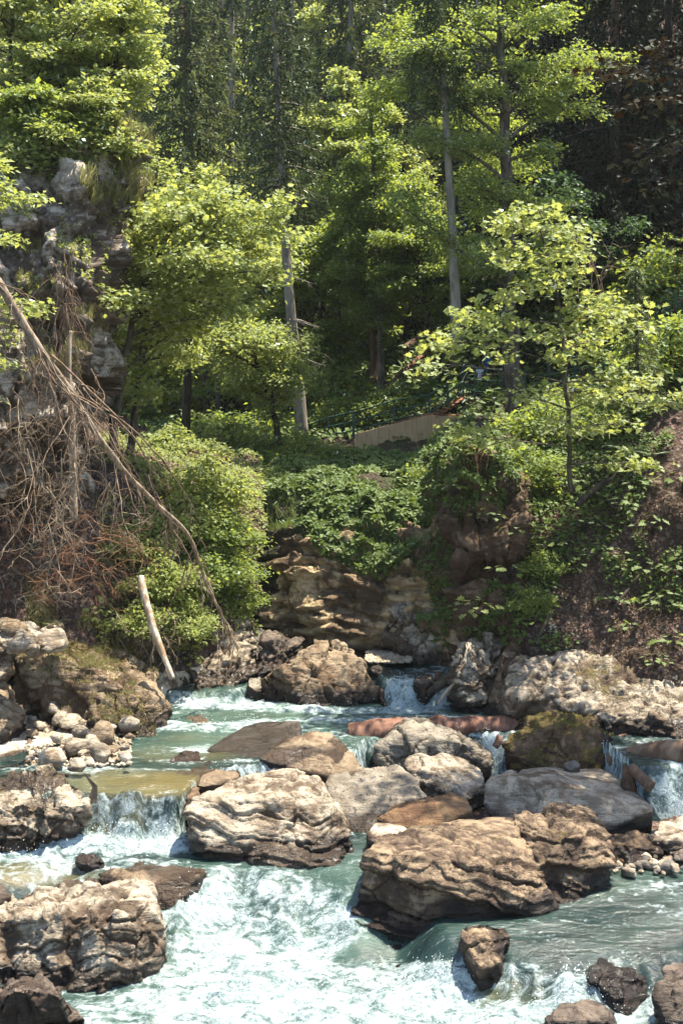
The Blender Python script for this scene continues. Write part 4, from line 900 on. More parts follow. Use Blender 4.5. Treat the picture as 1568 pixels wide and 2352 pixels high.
def place(src, p, sc, rng=r_, **k):
    if id(src) not in first:
        first.add(id(src)); src.location = tuple(p); src.scale = (sc,)*3; return src
    return dup(src, p, rng.uniform(0, 6.3), sc, **k)
for D in (92, 84, 77, 70, 64, 58, 53, 49):
    n = 15 if D > 60 else 11
    for i in range(n):
        x = -150+1850*(i+r_.rand())/n
        if D < 56 and 330 < x < 1000 and r_.rand() < .45: continue
        if D < 60 and x > 1150: continue
        p = ground(BACK, x, D+r_.uniform(-2.5, 2.5))
        if 430 < x < 760 and D > 60: src = fd[2] if r_.rand() < .75 else fs[0]
        elif x < 350: src = fd[r_.choice([0, 2, 2])] if r_.rand() < .8 else fs[0]
        elif x < 1000: src = fs[r_.randint(2)] if r_.rand() < .3 else fd[r_.choice([0, 1, 2, 2])]
        else: src = fs[r_.randint(2)] if r_.rand() < .75 else fd[0]
        place(src, p, r_.uniform(.75, 1.35)*(1 if D > 56 else .8))

# spruces one can tell apart
spruce('spruce_tree', 'tall spruce with a long bare grey trunk, left of the path wall', PP((694, 1010, 39.5), (682, 850, 39.5), (665, 690, 39.5), (648, 430, 39.5), (638, 220, 39.5), (628, 0, 39.5), (612, -420, 39.5)), .18, 1.75, .46, 96, 'spruce', seed=301, hang=.5, dens=.8, dead=34, needle=.12)
spruce('spruce_tree', 'pale sunlit spruce with hanging curtains of twigs at top left behind the cliff', PP((434, 760, 45), (432, 500, 45), (431, 250, 45), (430, 0, 45), (428, -420, 45)), .24, 2.3, .30, 90, 'sprucelit', 'red', seed=302, hang=1.0, dens=1.1, needle=.15)
spruce('spruce_tree', 'dark spruce with hanging twigs at the top edge, right of the tall bare trunked one', PP((800, 700, 58), (802, 400, 58), (805, 100, 58), (808, -500, 58)), .25, 3.0, .30, 90, 'spruce', seed=303, hang=1.3, dens=1., needle=.2)
spruce('spruce_tree', 'spruce with a smooth grey trunk just left of the big maple', PP((1050, 800, 36.2), (1042, 600, 36.2), (1032, 420, 36.2), (1018, 180, 36.2), (1004, -80, 36.2), (990, -420, 36.2)), .14, 1.2, .56, 60, 'spruce', seed=304, hang=1.0, dens=1., needle=.13)
spruce('spruce_tree', 'slim spruce low in the wood between the grey trunks, right of the middle', PP((935, 820, 52), (938, 500, 52), (942, 100, 52)), .16, 2.2, .2, 60, 'spruce', seed=305, hang=1.2, needle=.18)
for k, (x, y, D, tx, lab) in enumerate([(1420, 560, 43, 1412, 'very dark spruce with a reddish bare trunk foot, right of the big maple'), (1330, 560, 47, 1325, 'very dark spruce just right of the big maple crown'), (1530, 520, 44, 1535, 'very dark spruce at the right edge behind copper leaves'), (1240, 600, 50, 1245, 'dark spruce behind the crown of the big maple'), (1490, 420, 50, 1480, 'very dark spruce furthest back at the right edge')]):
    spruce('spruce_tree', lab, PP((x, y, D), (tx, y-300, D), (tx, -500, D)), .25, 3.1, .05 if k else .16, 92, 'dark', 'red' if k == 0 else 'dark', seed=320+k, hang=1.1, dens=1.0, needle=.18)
spruce('young_spruce', 'young pale spruce standing on the right bank below the dark wood', PP((1463, 925, 29), (1462, 780, 29), (1458, 615, 29)), .04, .75, .05, 46, 'sprucelit', 'dark', seed=331, hang=.16, dens=1.2, needle=.06)
spruce('young_spruce', 'tall thin young spruce with dark trunk in the hollow left of the tall spruce', PP((424, 1030, 38), (432, 850, 38), (440, 640, 38), (444, 450, 38)), .13, 1.1, .5, 46, 'spruce', 'dark', seed=332, hang=.5, needle=.12)

# broadleaved trees one can tell apart
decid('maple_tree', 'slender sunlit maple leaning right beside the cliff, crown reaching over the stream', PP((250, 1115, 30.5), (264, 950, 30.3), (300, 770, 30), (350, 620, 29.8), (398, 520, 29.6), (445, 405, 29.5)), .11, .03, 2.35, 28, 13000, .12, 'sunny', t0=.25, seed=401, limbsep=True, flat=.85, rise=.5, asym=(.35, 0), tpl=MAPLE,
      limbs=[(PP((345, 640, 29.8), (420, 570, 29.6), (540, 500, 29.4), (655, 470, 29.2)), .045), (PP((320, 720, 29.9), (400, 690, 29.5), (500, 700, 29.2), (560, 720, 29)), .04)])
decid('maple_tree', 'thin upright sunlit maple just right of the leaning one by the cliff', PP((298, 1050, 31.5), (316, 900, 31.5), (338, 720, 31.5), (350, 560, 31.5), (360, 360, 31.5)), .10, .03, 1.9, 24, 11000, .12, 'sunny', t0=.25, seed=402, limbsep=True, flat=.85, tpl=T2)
decid('maple_tree', 'big maple with a dark mossy trunk and a broad crown, upper right', PP((1187, 945, 36.5), (1172, 810, 36.5), (1168, 640, 36.5), (1164, 450, 36.5), (1157, 250, 36.5), (1150, 60, 36.5), (1150, -150, 36.5)), .27, .07, 2.75, 38, 37000, .115, 'mid', t0=.33, seed=403, limbsep=True, asym=(-.1, .5), flat=.85,
      prof=lambda t: .55+.5*math.sin((t-.33)*2.6+.3) if t < .9 else .5, limbs=[(PP((1170, 665, 36.4), (1120, 628, 36.2), (1040, 560, 36), (960, 500, 35.8), (900, 455, 35.8)), .085), (PP((1166, 470, 36.4), (1125, 440, 36.2), (1080, 410, 36)), .06), (PP((1175, 740, 36.4), (1140, 742, 36), (1095, 738, 35.8)), .05)])
decid('maple_tree', 'tall maple with two dark stems in the middle of the wood, above the path wall', PP((874, 925, 43), (872, 760, 43), (866, 560, 43), (858, 400, 43), (850, 215, 43)), .13, .04, 2.0, 36, 28000, .12, 'mid', t0=.25, seed=404, limbsep=True, asym=(0, .45), flat=.85, rise=.35)
decid('maple_tree', 'reddish trunked tree close behind the two stemmed maple', PP((858, 880, 45), (857, 720, 45), (850, 560, 45), (846, 330, 45)), .15, .05, 2.0, 30, 15000, .17, 'mid', 'red', t0=.35, seed=405, flat=.5)
decid('maple_tree', 'thin leaning tree on the slope left of the big maple', PP((1003, 790, 42), (975, 690, 42), (962, 590, 42), (950, 480, 42)), .08, .03, 1.9, 30, 24000, .12, 'mid', 'dark', t0=.2, seed=406, flat=.5)
decid('maple_tree', 'pale crowned tree in front of the dark top of the wood, left of centre', PP((770, 900, 50), (775, 600, 50), (790, 350, 50), (800, 160, 50)), .15, .05, 2.5, 34, 17000, .19, 'sunny', t0=.3, seed=407, flat=.3)
decid('maple_tree', 'broad low maple over the hollow between the left trees and the tall spruce', PP((640, 1020, 37), (625, 930, 37), (590, 830, 37), (560, 740, 37)), .10, .03, 1.6, 28, 13000, .115, 'sunny', 'dark', t0=.25, seed=408, limbsep=True, flat=.85, limbs=[(PP((600, 850, 37), (520, 810, 36.6), (430, 830, 36.2)), .05)])
decid('maple_tree', 'sunlit tree behind the leaning maple, in the gap left of the tall spruce', PP((505, 980, 43), (505, 760, 43), (500, 560, 43), (495, 420, 43)), .13, .04, 2.3, 32, 17000, .17, 'sunny', 'dark', t0=.2, seed=409, flat=.5)
decid('maple_tree', 'green tree behind the bare trunk of the tall spruce', PP((730, 960, 47), (735, 820, 47), (745, 640, 47), (750, 520, 47)), .12, .04, 2.4, 30, 17000, .18, 'mid', 'dark', t0=.15, seed=410, flat=.5)
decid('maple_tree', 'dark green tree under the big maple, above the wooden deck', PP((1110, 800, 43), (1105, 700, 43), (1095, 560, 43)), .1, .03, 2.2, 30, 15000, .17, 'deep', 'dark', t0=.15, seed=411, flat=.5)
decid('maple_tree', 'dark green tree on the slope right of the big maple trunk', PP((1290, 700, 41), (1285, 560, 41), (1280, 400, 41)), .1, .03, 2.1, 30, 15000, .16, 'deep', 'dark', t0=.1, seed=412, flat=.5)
decid('maple_sapling', 'young maple with a bright sunlit top on the right bank before the deck', PP((1314, 1130, 27.3), (1303, 960, 27.2), (1292, 800, 27.1), (1276, 660, 27), (1250, 560, 27), (1235, 480, 27)), .055, .012, 2.35, 34, 4600, .125, 'sunny', 'maple', t0=.12, seed=413, limbsep=True, gap=(1055, 1178, 838, 940), flat=.4, rise=.16, tpl=MAPLE, parts=300, asym=(-.18, 0), sub=5,
      prof=lambda t: np.interp(t, [.12, .3, .5, .62, .7, .85, 1], [.75, 1, .8, .55, .42, .45, .2]))
for k, (x0, y0, x1, y1, D, R_, lab, n) in enumerate([(20, 350, 30, -120, 29.6, 1.7, 'sunlit tree at the top left corner on the cliff', 9500), (130, 330, 170, -160, 30.2, 1.8, 'tall sunlit tree on the cliff top, second from the left', 10500), (235, 330, 290, 0, 30, 1.3, 'sunlit tree leaning out at the right end of the cliff top', 7000), (80, 400, 60, 200, 28.6, 1.1, 'bushy green tree low on the brow of the cliff', 8000), (190, 400, 210, 180, 28.8, .9, 'bright bush hanging over the brow of the cliff', 6500)]):
    decid('cliff_tree', lab, PP((x0, y0, D), ((x0+x1)/2, (y0+y1)/2, D), (x1, y1, D)), .08, .02, R_, 30, n, .125, 'sunny' if k != 3 else 'mid', 'dark', t0=.12, seed=430+k, flat=.35)
for k, (x, y, D, R_, lab) in enumerate([(110, 410, 28.4, .85, 'bright bush draped over the brow of the cliff, left of its grassy rim'), (225, 395, 28.6, .8, 'bright bush at the grassy right rim of the cliff'), (20, 430, 28.2, .8, 'green bush at the left edge on the brow of the cliff'), (165, 370, 28.8, .9, 'bright bush in the middle of the cliff brow')]):
    decid('cliff_bush', lab, PP((x, y, D), (x+5, y-60, D), (x+15, y-130, D)), .04, .01, R_, 22, 4200, .115, 'sunny', 'dark', t0=.05, seed=450+k, flat=.6, catg='bush')
decid('maple_tree', 'leafy branches hanging into the left edge in front of the cliff', PP((-160, 1150, 23.5), (-120, 800, 23.5), (-90, 500, 23.5), (-60, 330, 23.5)), .09, .03, 1.25, 26, 3800, .12, 'sunny', 'dark', t0=.1, seed=440, flat=.3, tpl=T2, asym=(.3, 0))
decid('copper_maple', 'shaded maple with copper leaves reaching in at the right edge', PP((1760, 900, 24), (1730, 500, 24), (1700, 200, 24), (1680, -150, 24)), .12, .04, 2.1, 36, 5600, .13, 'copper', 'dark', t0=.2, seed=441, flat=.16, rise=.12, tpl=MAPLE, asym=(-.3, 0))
decid('beech_twig', 'bright leafy bough reaching in at the right edge above the bank', PP((1720, 800, 25), (1650, 880, 25), (1560, 920, 25), (1480, 940, 25)), .03, .006, .5, 14, 420, .12, 'sunny', 'dark', t0=.3, seed=442, flat=.3, rise=.05, catg='bough')
# tall spruces on the right slope whose crowns stand above the picture and shade it
for k, (x, D) in enumerate([(1950, 38)]):
    spruce('spruce_tree', 'tall shaded spruce above the right bank, its crown over the top edge', [np.array([(x-CX)/F*D, D, 16+k % 2]), np.array([(x-CX)/F*D, D, 24]), np.array([(x-CX)/F*D, D, 33])], .2, 3.0, .1, 70, 'dark', 'dark', seed=350+k, hang=1.1, needle=.2, group='shaded spruces above the right bank')

# shrubs
sp = [decid('shrub', 'x', [np.array([0, 0, 0]), np.array([0, 0, .35]), np.array([.05, 0, .9])], .03, .01, .85, 16, 2500, .10, m_, 'dark', t0=.05, seed=500+k, flat=.6, rise=.3, catg='shrub') for k, m_ in enumerate(['sunny', 'mid', 'mid'])]
SHR = [(470, 1110, 29.8, 1.1, 0, 'sunlit shrub below the dark trunk on the left bank'), (505, 1135, 30.5, .95, 0, 'pale shrub leaning over the gorge from the left'), (575, 1115, 34, .8, 1, 'green shrub at the left brow of the gorge wall'),
 (420, 1190, 29, 1.0, 0, 'sunlit shrub in the middle of the left bank'), (475, 1215, 29.4, 1.0, 1, 'green shrub halfway down the left bank'), (520, 1235, 30, .9, 1, 'green shrub overhanging the gap left of the gorge wall'),
 (500, 1315, 29.2, .95, 1, 'lower green shrub overhanging the gap'), (470, 1320, 28.6, 1.0, 1, 'shrub above the tilted outcrop'), (540, 1375, 29.3, .65, 1, 'lowest shrub at the gap, above the dark boulder'), (430, 1420, 27.6, .75, 0, 'sunlit shrub above the peeled log'),
 (380, 1330, 27.6, .8, 0, 'bright shrub behind the top of the peeled log'), (330, 1420, 27, .7, 0, 'bright low shrub left of the peeled log'), (290, 1250, 28, .8, 0, 'sunlit shrub under the fallen trunk'), (350, 1240, 28.4, .9, 0, 'bright shrub right under the fallen trunk'),
 (640, 1050, 37.5, 1.1, 1, 'shrub at the foot of the tall spruce'), (700, 1045, 36.5, 1.2, 1, 'shrub right of the foot of the tall spruce'), (755, 1055, 36.5, .9, 2, 'shrub left of the path wall'), (600, 1010, 40, 1.6, 1, 'shrub in the hollow left of the tall spruce'), (530, 1030, 38, 1.5, 0, 'sunlit shrub in the hollow below the left trees'), (480, 1010, 40, 1.5, 1, 'shrub right of the dark trunk in the hollow'), (390, 1040, 35, 1.3, 0, 'sunlit shrub left of the dark trunk in the hollow'),
 (1030, 1080, 30, .85, 1, 'shrub on the left brow of the dark buttress'), (1050, 1045, 33.5, .7, 1, 'shrub between the dark buttress and the deck'), (1150, 1055, 31.5, .75, 2, 'shrub on top of the dark buttress'), (1220, 1080, 30.2, 1.0, 2, 'shrub left of the young maple stem'), (1040, 1010, 37.5, .8, 1, 'shrub at the right end of the path wall'),
 (1250, 985, 35, 1.2, 1, 'shrub below the right railing'), (1390, 975, 33, 1.2, 2, 'shrub below the brown panels on the right'), (1530, 850, 33, 1.7, 2, 'dark shrub at the right edge below the dark wood'), (1480, 720, 36, 1.8, 2, 'dark shrub behind the young spruce'), (1340, 780, 39, 1.7, 2, 'dark shrub right of the big maple trunk'), (1545, 640, 36, 1.8, 2, 'dark shrub high at the right edge'), (1400, 640, 41, 1.9, 2, 'dark shrub at the foot of the dark spruces'), (1240, 760, 41, 1.7, 2, 'dark shrub beside the big maple trunk'), (1090, 790, 42, 1.8, 1, 'shrub behind the deck'), (960, 900, 41.5, 1.2, 2, 'shrub on the slope above the path wall'), (900, 930, 40.5, 1.1, 2, 'shrub between the path wall and the maple stems'), (810, 960, 41, 1.3, 1, 'shrub behind the left end of the railing'), (760, 900, 44, 1.7, 1, 'shrub right of the tall spruce trunk'),
 (1225, 1290, 27.8, .6, 1, 'shrub clinging to the rock right of the dark buttress'), (1230, 1370, 27.5, .6, 2, 'small shrub low on the bank under the dark buttress')]
for k, (x, y, D, s, v, lab) in enumerate(SHR):
    p = (snap(RIGHT, x, y+20, D) if x > 1205 else P(x, y+12, D))-np.array([0, 0, .35*s if x <= 1205 else .1])
    if v in first: o = dup(sp[v], p, r_.uniform(0, 6.3), s, label=lab)
    else: first.add(v); o = sp[v]; o.location = tuple(p); o.scale = (s,)*3; o['label'] = lab
    o['group'] = 'shrubs on the banks'

# ground cover
def inside(x, y, poly):
    c = np.zeros(len(x), bool); n = len(poly)
    for i in range(n):
        (x1, y1), (x2, y2) = poly[i], poly[i-1]
        c ^= ((y1 > y) != (y2 > y)) & (x < (x2-x1)*(y-y1)/(y2-y1+1e-9)+x1)
    return c
def cover(name, label, sheet, n, keep, size, m, h=.3, tilt=.45, catg='ground cover', seed=1, tpl=T2):
    r = np.random.RandomState(seed); p, nn = sheet.sample(n, keep, r); k = len(p)
    nz = fbm(p*1.3, 3, seed); c = p+np.array([0, 0, 1.])*(np.clip(.25+nz*.8, .02, 1)*h*r.rand(k)**.6)[:, None]+nn*.05
    V, f = leafs(c, size*r.uniform(.6, 1.3, k), tpl, tilt, r, nrm=np.array([0, -.35, 1.]), droop=.2)
    tag(obj(name, mesh_np(name, V, [f], [LM[m]], False)), label, catg, kind='stuff')
slope = [(600, 1130), (640, 1060), (720, 1030), (830, 1020), (1010, 1000), (1040, 1060), (1015, 1130), (1000, 1200), (960, 1260), (880, 1340), (820, 1310), (760, 1290), (700, 1230), (650, 1180)]
cover('leafy_ground_cover', 'dense broad leaves covering the slope below the path wall', BACK, 15000, lambda x, y, p: inside(x, y, slope) & (fbm(p*1.1, 3, 5) > -.32) & (p[:, 1] < 37.0) & (y < 1195+.5*(x-700)-70*fbm(p*.9, 3, 55)), .15, 'cover', .26, seed=61)
cover('slope_herbs', 'low herbs and leaves on the slope above the path wall', BACK, 26000, lambda x, y, p: (y < 1010) & (y > 640) & (p[:, 1] < 62) & (fbm(p*.8, 3, 6) > -.5), .22, 'cover', .5, seed=62)
cover('hillside_undergrowth', 'undergrowth of the far hillside between the trees', BACK, 30000, lambda x, y, p: (p[:, 1] > 55), .42, 'mid', .9, seed=63)
def rkeep(x, y, p):
    nzv = fbm(p*.75, 3, 8)
    bare = inside(x, y, [(1180, 1500), (1250, 1400), (1330, 1290), (1400, 1180), (1480, 1080), (1568, 1010), (1700, 960), (1700, 1120), (1568, 1250), (1490, 1330), (1450, 1400), (1568, 1450), (1700, 1530), (1200, 1540)])
    return np.where(bare, nzv > .12, nzv > -.4) & (y < 1500)
cover('bank_herbs', 'leafy herbs in patches on the right bank', RIGHT, 25000, lambda x, y, p: rkeep(x, y, p) & (y > 930) & ~((p[:, 1] > 35.5) & (x > 1050) & (x < 1215)), .105, 'cover', .3, seed=64)
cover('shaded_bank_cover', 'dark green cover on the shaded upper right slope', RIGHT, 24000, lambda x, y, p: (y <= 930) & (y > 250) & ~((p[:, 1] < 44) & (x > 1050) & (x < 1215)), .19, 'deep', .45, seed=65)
cover('leaf_litter', 'dead leaves and bark bits on the bare soil of the right bank', RIGHT, 16000, lambda x, y, p: (y > 1150) & (x > 1120), .045, 'litter', .03, 1.0, 'leaf litter', seed=66)
cover('left_bank_herbs', 'sunlit herbs and leaves on the left bank', LEFT, 13000, lambda x, y, p: (x > 220) & (x < 620) & (y > 1000) & (y < 1500) & (fbm(p*1.1, 3, 9) > -.45), .095, 'sunny', .35, seed=67)
cover('left_litter', 'dead leaves and twigs on the slope under the cliff', LEFT, 12000, lambda x, y, p: (x < 330) & (y < 1500), .05, 'litter', .06, 1.0, 'leaf litter', seed=68)
cover('hollow_herbs', 'green herbs in the hollow under the left trees', BACK, 9000, lambda x, y, p: (x > 200) & (x < 700) & (p[:, 1] > 33) & (p[:, 1] < 52), .18, 'mid', .4, seed=69)
V_, N_ = getco(RK['mossy'].data); V_ = V_+np.array(RK['mossy'].location)
# grass
def blades(name, label, pts, L, w, m, down=0., seed=1, catg='grass', nrm=None, lean=.35):
    r = np.random.RandomState(seed); n = len(pts); d = unit(np.array([0, 0, 1.])+r.randn(n, 3)*lean+(0 if nrm is None else nrm*.5)); l = L*r.uniform(.5, 1.3, n)[:, None]
    s = unit(np.cross(d, r.randn(n, 3)))*w; a = pts; b = a+d*l*.55; c = b+unit(d*(.6-down)+np.array([0, 0, -down])+r.randn(n, 3)*.25)*l*.5
    V = np.stack([a-s, a+s, b+s*.7, b-s*.7, c], 1).reshape(-1, 3); k = np.arange(n)[:, None]*5
    tag(obj(name, mesh_np(name, V, [k+np.array([[0, 1, 2, 3]]), k+np.array([[3, 2, 4]])], [LM[m]], False)), label, catg, kind='stuff')
def on_mesh(o, n, cond, seed):
    V, Nn = getco(o.data); V = V+np.array(o.location); x = CX+V[:, 0]/V[:, 1]*F; y = HY-(V[:, 2]-CAMZ)/V[:, 1]*F
    idx = np.where(cond(x, y, V, Nn))[0]; r = np.random.RandomState(seed); k = r.choice(idx, n) if len(idx) else idx; return V[k]+r.randn(len(k), 3)*.015, Nn[k]
p, nn = on_mesh(RK['mossy'], 5200, lambda x, y, V, Nn: (Nn[:, 2] > .55) & (fbm(V*1.6, 3, 3)+(230-x)/200 > .1), 1)
blades('boulder_grass', 'pale grass growing on the left part of the huge mossy boulder', p, .11, .005, 'grass', .3, 1)
p, nn = on_mesh(RK['mossy'], 5200, lambda x, y, V, Nn: (Nn[:, 2] > .25) & (fbm(V*2.2, 3, 13) > .0), 2)
V, f = leafs(p, .035, T2, 1., np.random.RandomState(3)); tag(obj('boulder_moss', mesh_np('boulder_moss', V, [f], [LM['moss']], False)), 'tufts of moss on the huge mossy boulder', 'moss', kind='stuff')
p, nn = on_mesh(RK['moss_right'], 3600, lambda x, y, V, Nn: (Nn[:, 2] > .3) & (fbm(V*2.0, 3, 13) > -.15), 4)
V, f = leafs(p, .032, T2, 1., np.random.RandomState(5)); tag(obj('hump_moss', mesh_np('hump_moss', V, [f], [LM['moss']], False)), 'tufts of bright moss along the crest of the hump backed boulder', 'moss', kind='stuff')
cliff = bpy.data.objects['cliff']
p, nn = on_mesh(cliff, 9000, lambda x, y, V, Nn: (y < 470) & (Nn[:, 2] > -.1) & (x < 345) & (x > -30) & (fbm(V*1.1, 3, 4)+(x-200)/400 > .0), 6)
blades('cliff_grass', 'long pale grass hanging over the brow of the cliff', p, .5, .009, 'grass', .9, 7, nrm=nn)
p, nn = on_mesh(cliff, 4200, lambda x, y, V, Nn: (y >= 470) & (y < 900) & (Nn[:, 2] > .1) & (x > 40) & (fbm(V*1.4, 3, 14) > .25), 8)
blades('ledge_grass', 'tufts of dry grass on the ledges of the cliff face', p, .26, .006, 'grass', .7, 9, nrm=nn)
p, nn = on_mesh(cliff, 3500, lambda x, y, V, Nn: (x > -30) & (Nn[:, 2] > .0) & (y > 350) & (y < 800) & (fbm(V*1.0, 3, 24) > .1), 10)
V, f = leafs(p+np.array([0, -.05, .05]), .085, T2, .6, np.random.RandomState(11)); tag(obj('cliff_plants', mesh_np('cliff_plants', V, [f], [LM['sunny']], False)), 'small plants rooted in cracks of the cliff face', 'plants', kind='stuff')
q, nn = RIGHT.sample(2500, lambda x, y, p: (x > 1000) & (x < 1120) & (y > 1020) & (y < 1300), np.random.RandomState(12)); blades('buttress_grass', 'green grass hanging from the dark buttress', q, .3, .006, 'cover', .8, 13, nrm=nn)
q, nn = BACK.sample(3000, lambda x, y, p: ((abs(x-850) < 40) & (abs(y-1240) < 60)) | ((abs(x-640) < 40) & (abs(y-1150) < 70)) | ((abs(x-985) < 40) & (abs(y-1290) < 60)), np.random.RandomState(14)); blades('wall_grass', 'tufts of grass on the gorge wall', q, .28, .006, 'cover', .6, 15, nrm=nn)
q, nn = LEFT.sample(5000, lambda x, y, p: (x > 60) & (x < 450) & (y > 1330) & (y < 1500) & (fbm(p*1.2, 3, 19) > -.1), np.random.RandomState(16)); blades('bank_grass', 'sunlit grass on the left bank above the huge boulder', q, .2, .006, 'grass', .4, 17)

# leafy plants on the right bank, every leaf a part
lv = [mesh_np('leaf', leafs(np.zeros((1, 3)), 1., tp, .0, np.random.RandomState(k), out=np.array([[0, 9., 0]]), droop=.12)[0], [tp[1]], [LM[mm]], False) for k, (tp, mm) in enumerate([(MAPLE, 'mid'), (MAPLE, 'cover'), (MAPLE, 'sunny')])]
def plant(name, label, p, h, R_, n, s, kind, seed, group):
    r = np.random.RandomState(seed); root = empty(name, p, label, 'plant', group); mb = MB()
    for k in range(n):
        a = k*2.399+r.rand()*.5; rr = R_*math.sqrt((k+.5)/n)*r.uniform(.8, 1.1); e = np.array([math.cos(a)*rr, math.sin(a)*rr, h*(.55+.45*r.rand())*(1.1-.5*rr/R_)])
        mb.tube(np.array([[0, 0, 0], e*[.3, .3, .6], e]), [.008, .006, .003], 3, cap=False)
        lo = obj('leaf', lv[kind], root, e); lo.scale = (s*r.uniform(.7, 1.2),)*3; lo.rotation_euler = (r.uniform(-.5, .1), r.randn()*.25, a-math.pi/2)
    obj('stem', mb.mesh('stem', [BK['dark']]), root); return root
PL = [(1085, 1400, 26.9, .45, .5, 22, .16, 2, 'bright maple seedling low beside the far outcrop'), (1190, 1225, 27.6, .5, .55, 22, .15, 0, 'maple seedling leaning from the dark buttress'), (1170, 1310, 27.3, .4, .5, 20, .15, 0, 'maple seedling under the dark buttress'), (1260, 1240, 27.9, .45, .5, 20, .14, 1, 'leafy plant right of the dark buttress'),
 (1400, 1360, 27.0, .35, .35, 16, .15, 1, 'long leaved plant in the middle of the bare soil'), (1470, 1290, 27.2, .45, .5, 20, .15, 0, 'leafy plant on the soil near the right edge'), (1525, 1380, 26.6, .55, .55, 26, .17, 0, 'largest leafy plant low at the right edge'), (1560, 1300, 26.9, .5, .5, 20, .16, 0, 'leafy plant cut by the right edge'), (1545, 1460, 26.3, .4, .4, 18, .14, 0, 'lowest leafy plant at the right edge'),
 (1490, 1200, 28, .5, .4, 18, .15, 1, 'drooping herb on the soil below the ferns'), (1340, 1190, 28.7, .45, .5, 20, .15, 1, 'broad leaved plant below the young maple'), (1370, 1120, 29.3, .45, .5, 20, .16, 1, 'broad leaved plant right of the young maple stem'), (1420, 1150, 29, .4, .5, 18, .15, 1, 'broad leaved plant further right of the young maple stem'), (1560, 1100, 29, .5, .6, 20, .15, 0, 'leafy plant at the right edge under the fern'), (1270, 1440, 26.9, .25, .3, 12, .1, 1, 'small herb beside the white flowers'), (1240, 1330, 27.4, .35, .4, 16, .12, 1, 'herb at the edge of the bare soil')]
PL += [(1330, 1100, 29.8, .5, .5, 22, .15, 1, 'broad leaved plant behind the young maple stem'), (1450, 1100, 29.3, .4, .5, 20, .15, 1, 'broad leaved plant under the first fern'), (1300, 1290, 27.8, .4, .45, 18, .14, 0, 'leafy plant just above the bare soil'), (1380, 1260, 28, .4, .5, 20, .15, 1, 'leafy plant in the upper part of the bare soil'),
 (1430, 1420, 26.9, .3, .35, 16, .13, 0, 'small leafy plant in the lower bare soil'), (1500, 1500, 26.2, .3, .35, 16, .12, 1, 'leafy plant just above the ledge at the right'), (1210, 1410, 27.0, .35, .4, 16, .13, 1, 'leafy plant at the foot of the dark buttress'), (1120, 1180, 27.4, .3, .4, 16, .12, 0, 'small plant on the face of the dark buttress'), (1130, 1075, 28.3, .35, .5, 20, .13, 0, 'leafy plant on the brow of the dark buttress'), (1040, 1120, 27.8, .4, .45, 20, .13, 0, 'leafy plant on the left corner of the dark buttress')]
for k, a in enumerate([(440, 1455, 26.9, .4, .45, 22, .15, 2, 'pale leafy plant right of the foot of the peeled log'), (415, 1385, 27.0, .45, .45, 22, .15, 2, 'pale leafy plant right of the middle of the peeled log'), (400, 1320, 27.2, .45, .45, 22, .15, 2, 'pale leafy plant right of the top of the peeled log'), (350, 1300, 27.2, .4, .45, 20, .14, 2, 'pale leafy plant left of the top of the peeled log'), (300, 1330, 27, .4, .4, 20, .13, 2, 'bright leafy plant beside the brushwood pile'), (270, 1250, 27.2, .45, .5, 22, .14, 2, 'bright leafy plant above the brushwood pile'), (320, 1190, 27.8, .45, .5, 22, .14, 2, 'bright leafy plant under the fallen trunk'), (400, 1240, 27.9, .45, .5, 22, .14, 2, 'bright leafy plant close to the bend of the fallen trunk'), (440, 1500, 26.7, .3, .35, 18, .13, 2, 'pale leafy plant above the tilted outcrop'), (230, 1400, 26.6, .35, .4, 18, .12, 2, 'bright plant behind the crest of the huge mossy boulder')]):
    plant('leafy_plant', a[8], snap(LEFT, a[0], a[1]+22, a[2]), a[3], a[4], a[5], a[6], a[7], 660+k, 'leafy plants on the left bank')
for k, a in enumerate(PL): plant('leafy_plant', a[8], snap(RIGHT, a[0], a[1]+22, a[2]) if a[0] > 1205 else P(a[0], a[1]+22, a[2]), a[3], a[4], a[5], a[6], a[7], 600+k, 'leafy plants on the right bank')
plant('rock_sprout', 'small green sprout growing on the mossy hump backed boulder', P(1318, 1645, 24.9), .16, .1, 7, .09, 2, 650, None)
plant('rock_sprout', 'drooping green sprout on the front of the mossy hump backed boulder', P(1372, 1715, 24.45), .12, .1, 7, .09, 2, 651, None)
p = snap(RIGHT, 1265, 1440, 26.7); c = p+np.random.RandomState(9).randn(60, 3)*[.05, .05, .06]+[0, 0, .1]
leaf_obj('white_flowers', c, .04, 'flower', org=p); tag(bpy.data.objects['white_flowers'], 'small cluster of white flowers on the bare soil above the ledge', 'flowers')
# ferns
def fern(label, p, n, L, m, seed):
    r = np.random.RandomState(seed); root = empty('fern', p, label, 'fern', 'ferns on the banks')
    for k in range(n):
        a = k*6.283/n+r.rand()*.5; d = np.array([math.cos(a), math.sin(a), 0]); s = np.linspace(.08, 1, 16)[:, None]; l = L*r.uniform(.8, 1.15)
        c = d*l*s*.85+np.array([0, 0, 1.])*l*(.75*s-.55*s*s); sd = np.array([-d[1], d[0], 0]); w = (.26*l*np.sin(np.pi*(.15+.82*s))).ravel()
        P_ = np.concatenate([c, c]); O = np.concatenate([np.tile(sd, (16, 1)), np.tile(-sd, (16, 1))])+d*.35; W2 = np.concatenate([w, w])
        T = (np.array([[0, 0, 0], [-.12, .35, 0], [0, 1, -.05], [.12, .35, 0]]), T2[1]); nn = np.tile([0, 0, 1.], (32, 1))
        V = (P_[:, None]+W2[:, None, None]*(T[0][None, :, 0:1]*np.cross(unit(O), nn)[:, None]+T[0][None, :, 1:2]*unit(O)[:, None]+T[0][None, :, 2:3]*nn[:, None])).reshape(-1, 3)
        obj('frond', mesh_np('frond', V, [(T[1][None]+np.arange(32)[:, None, None]*4).reshape(-1, 3)], [LM[m]], False), root)
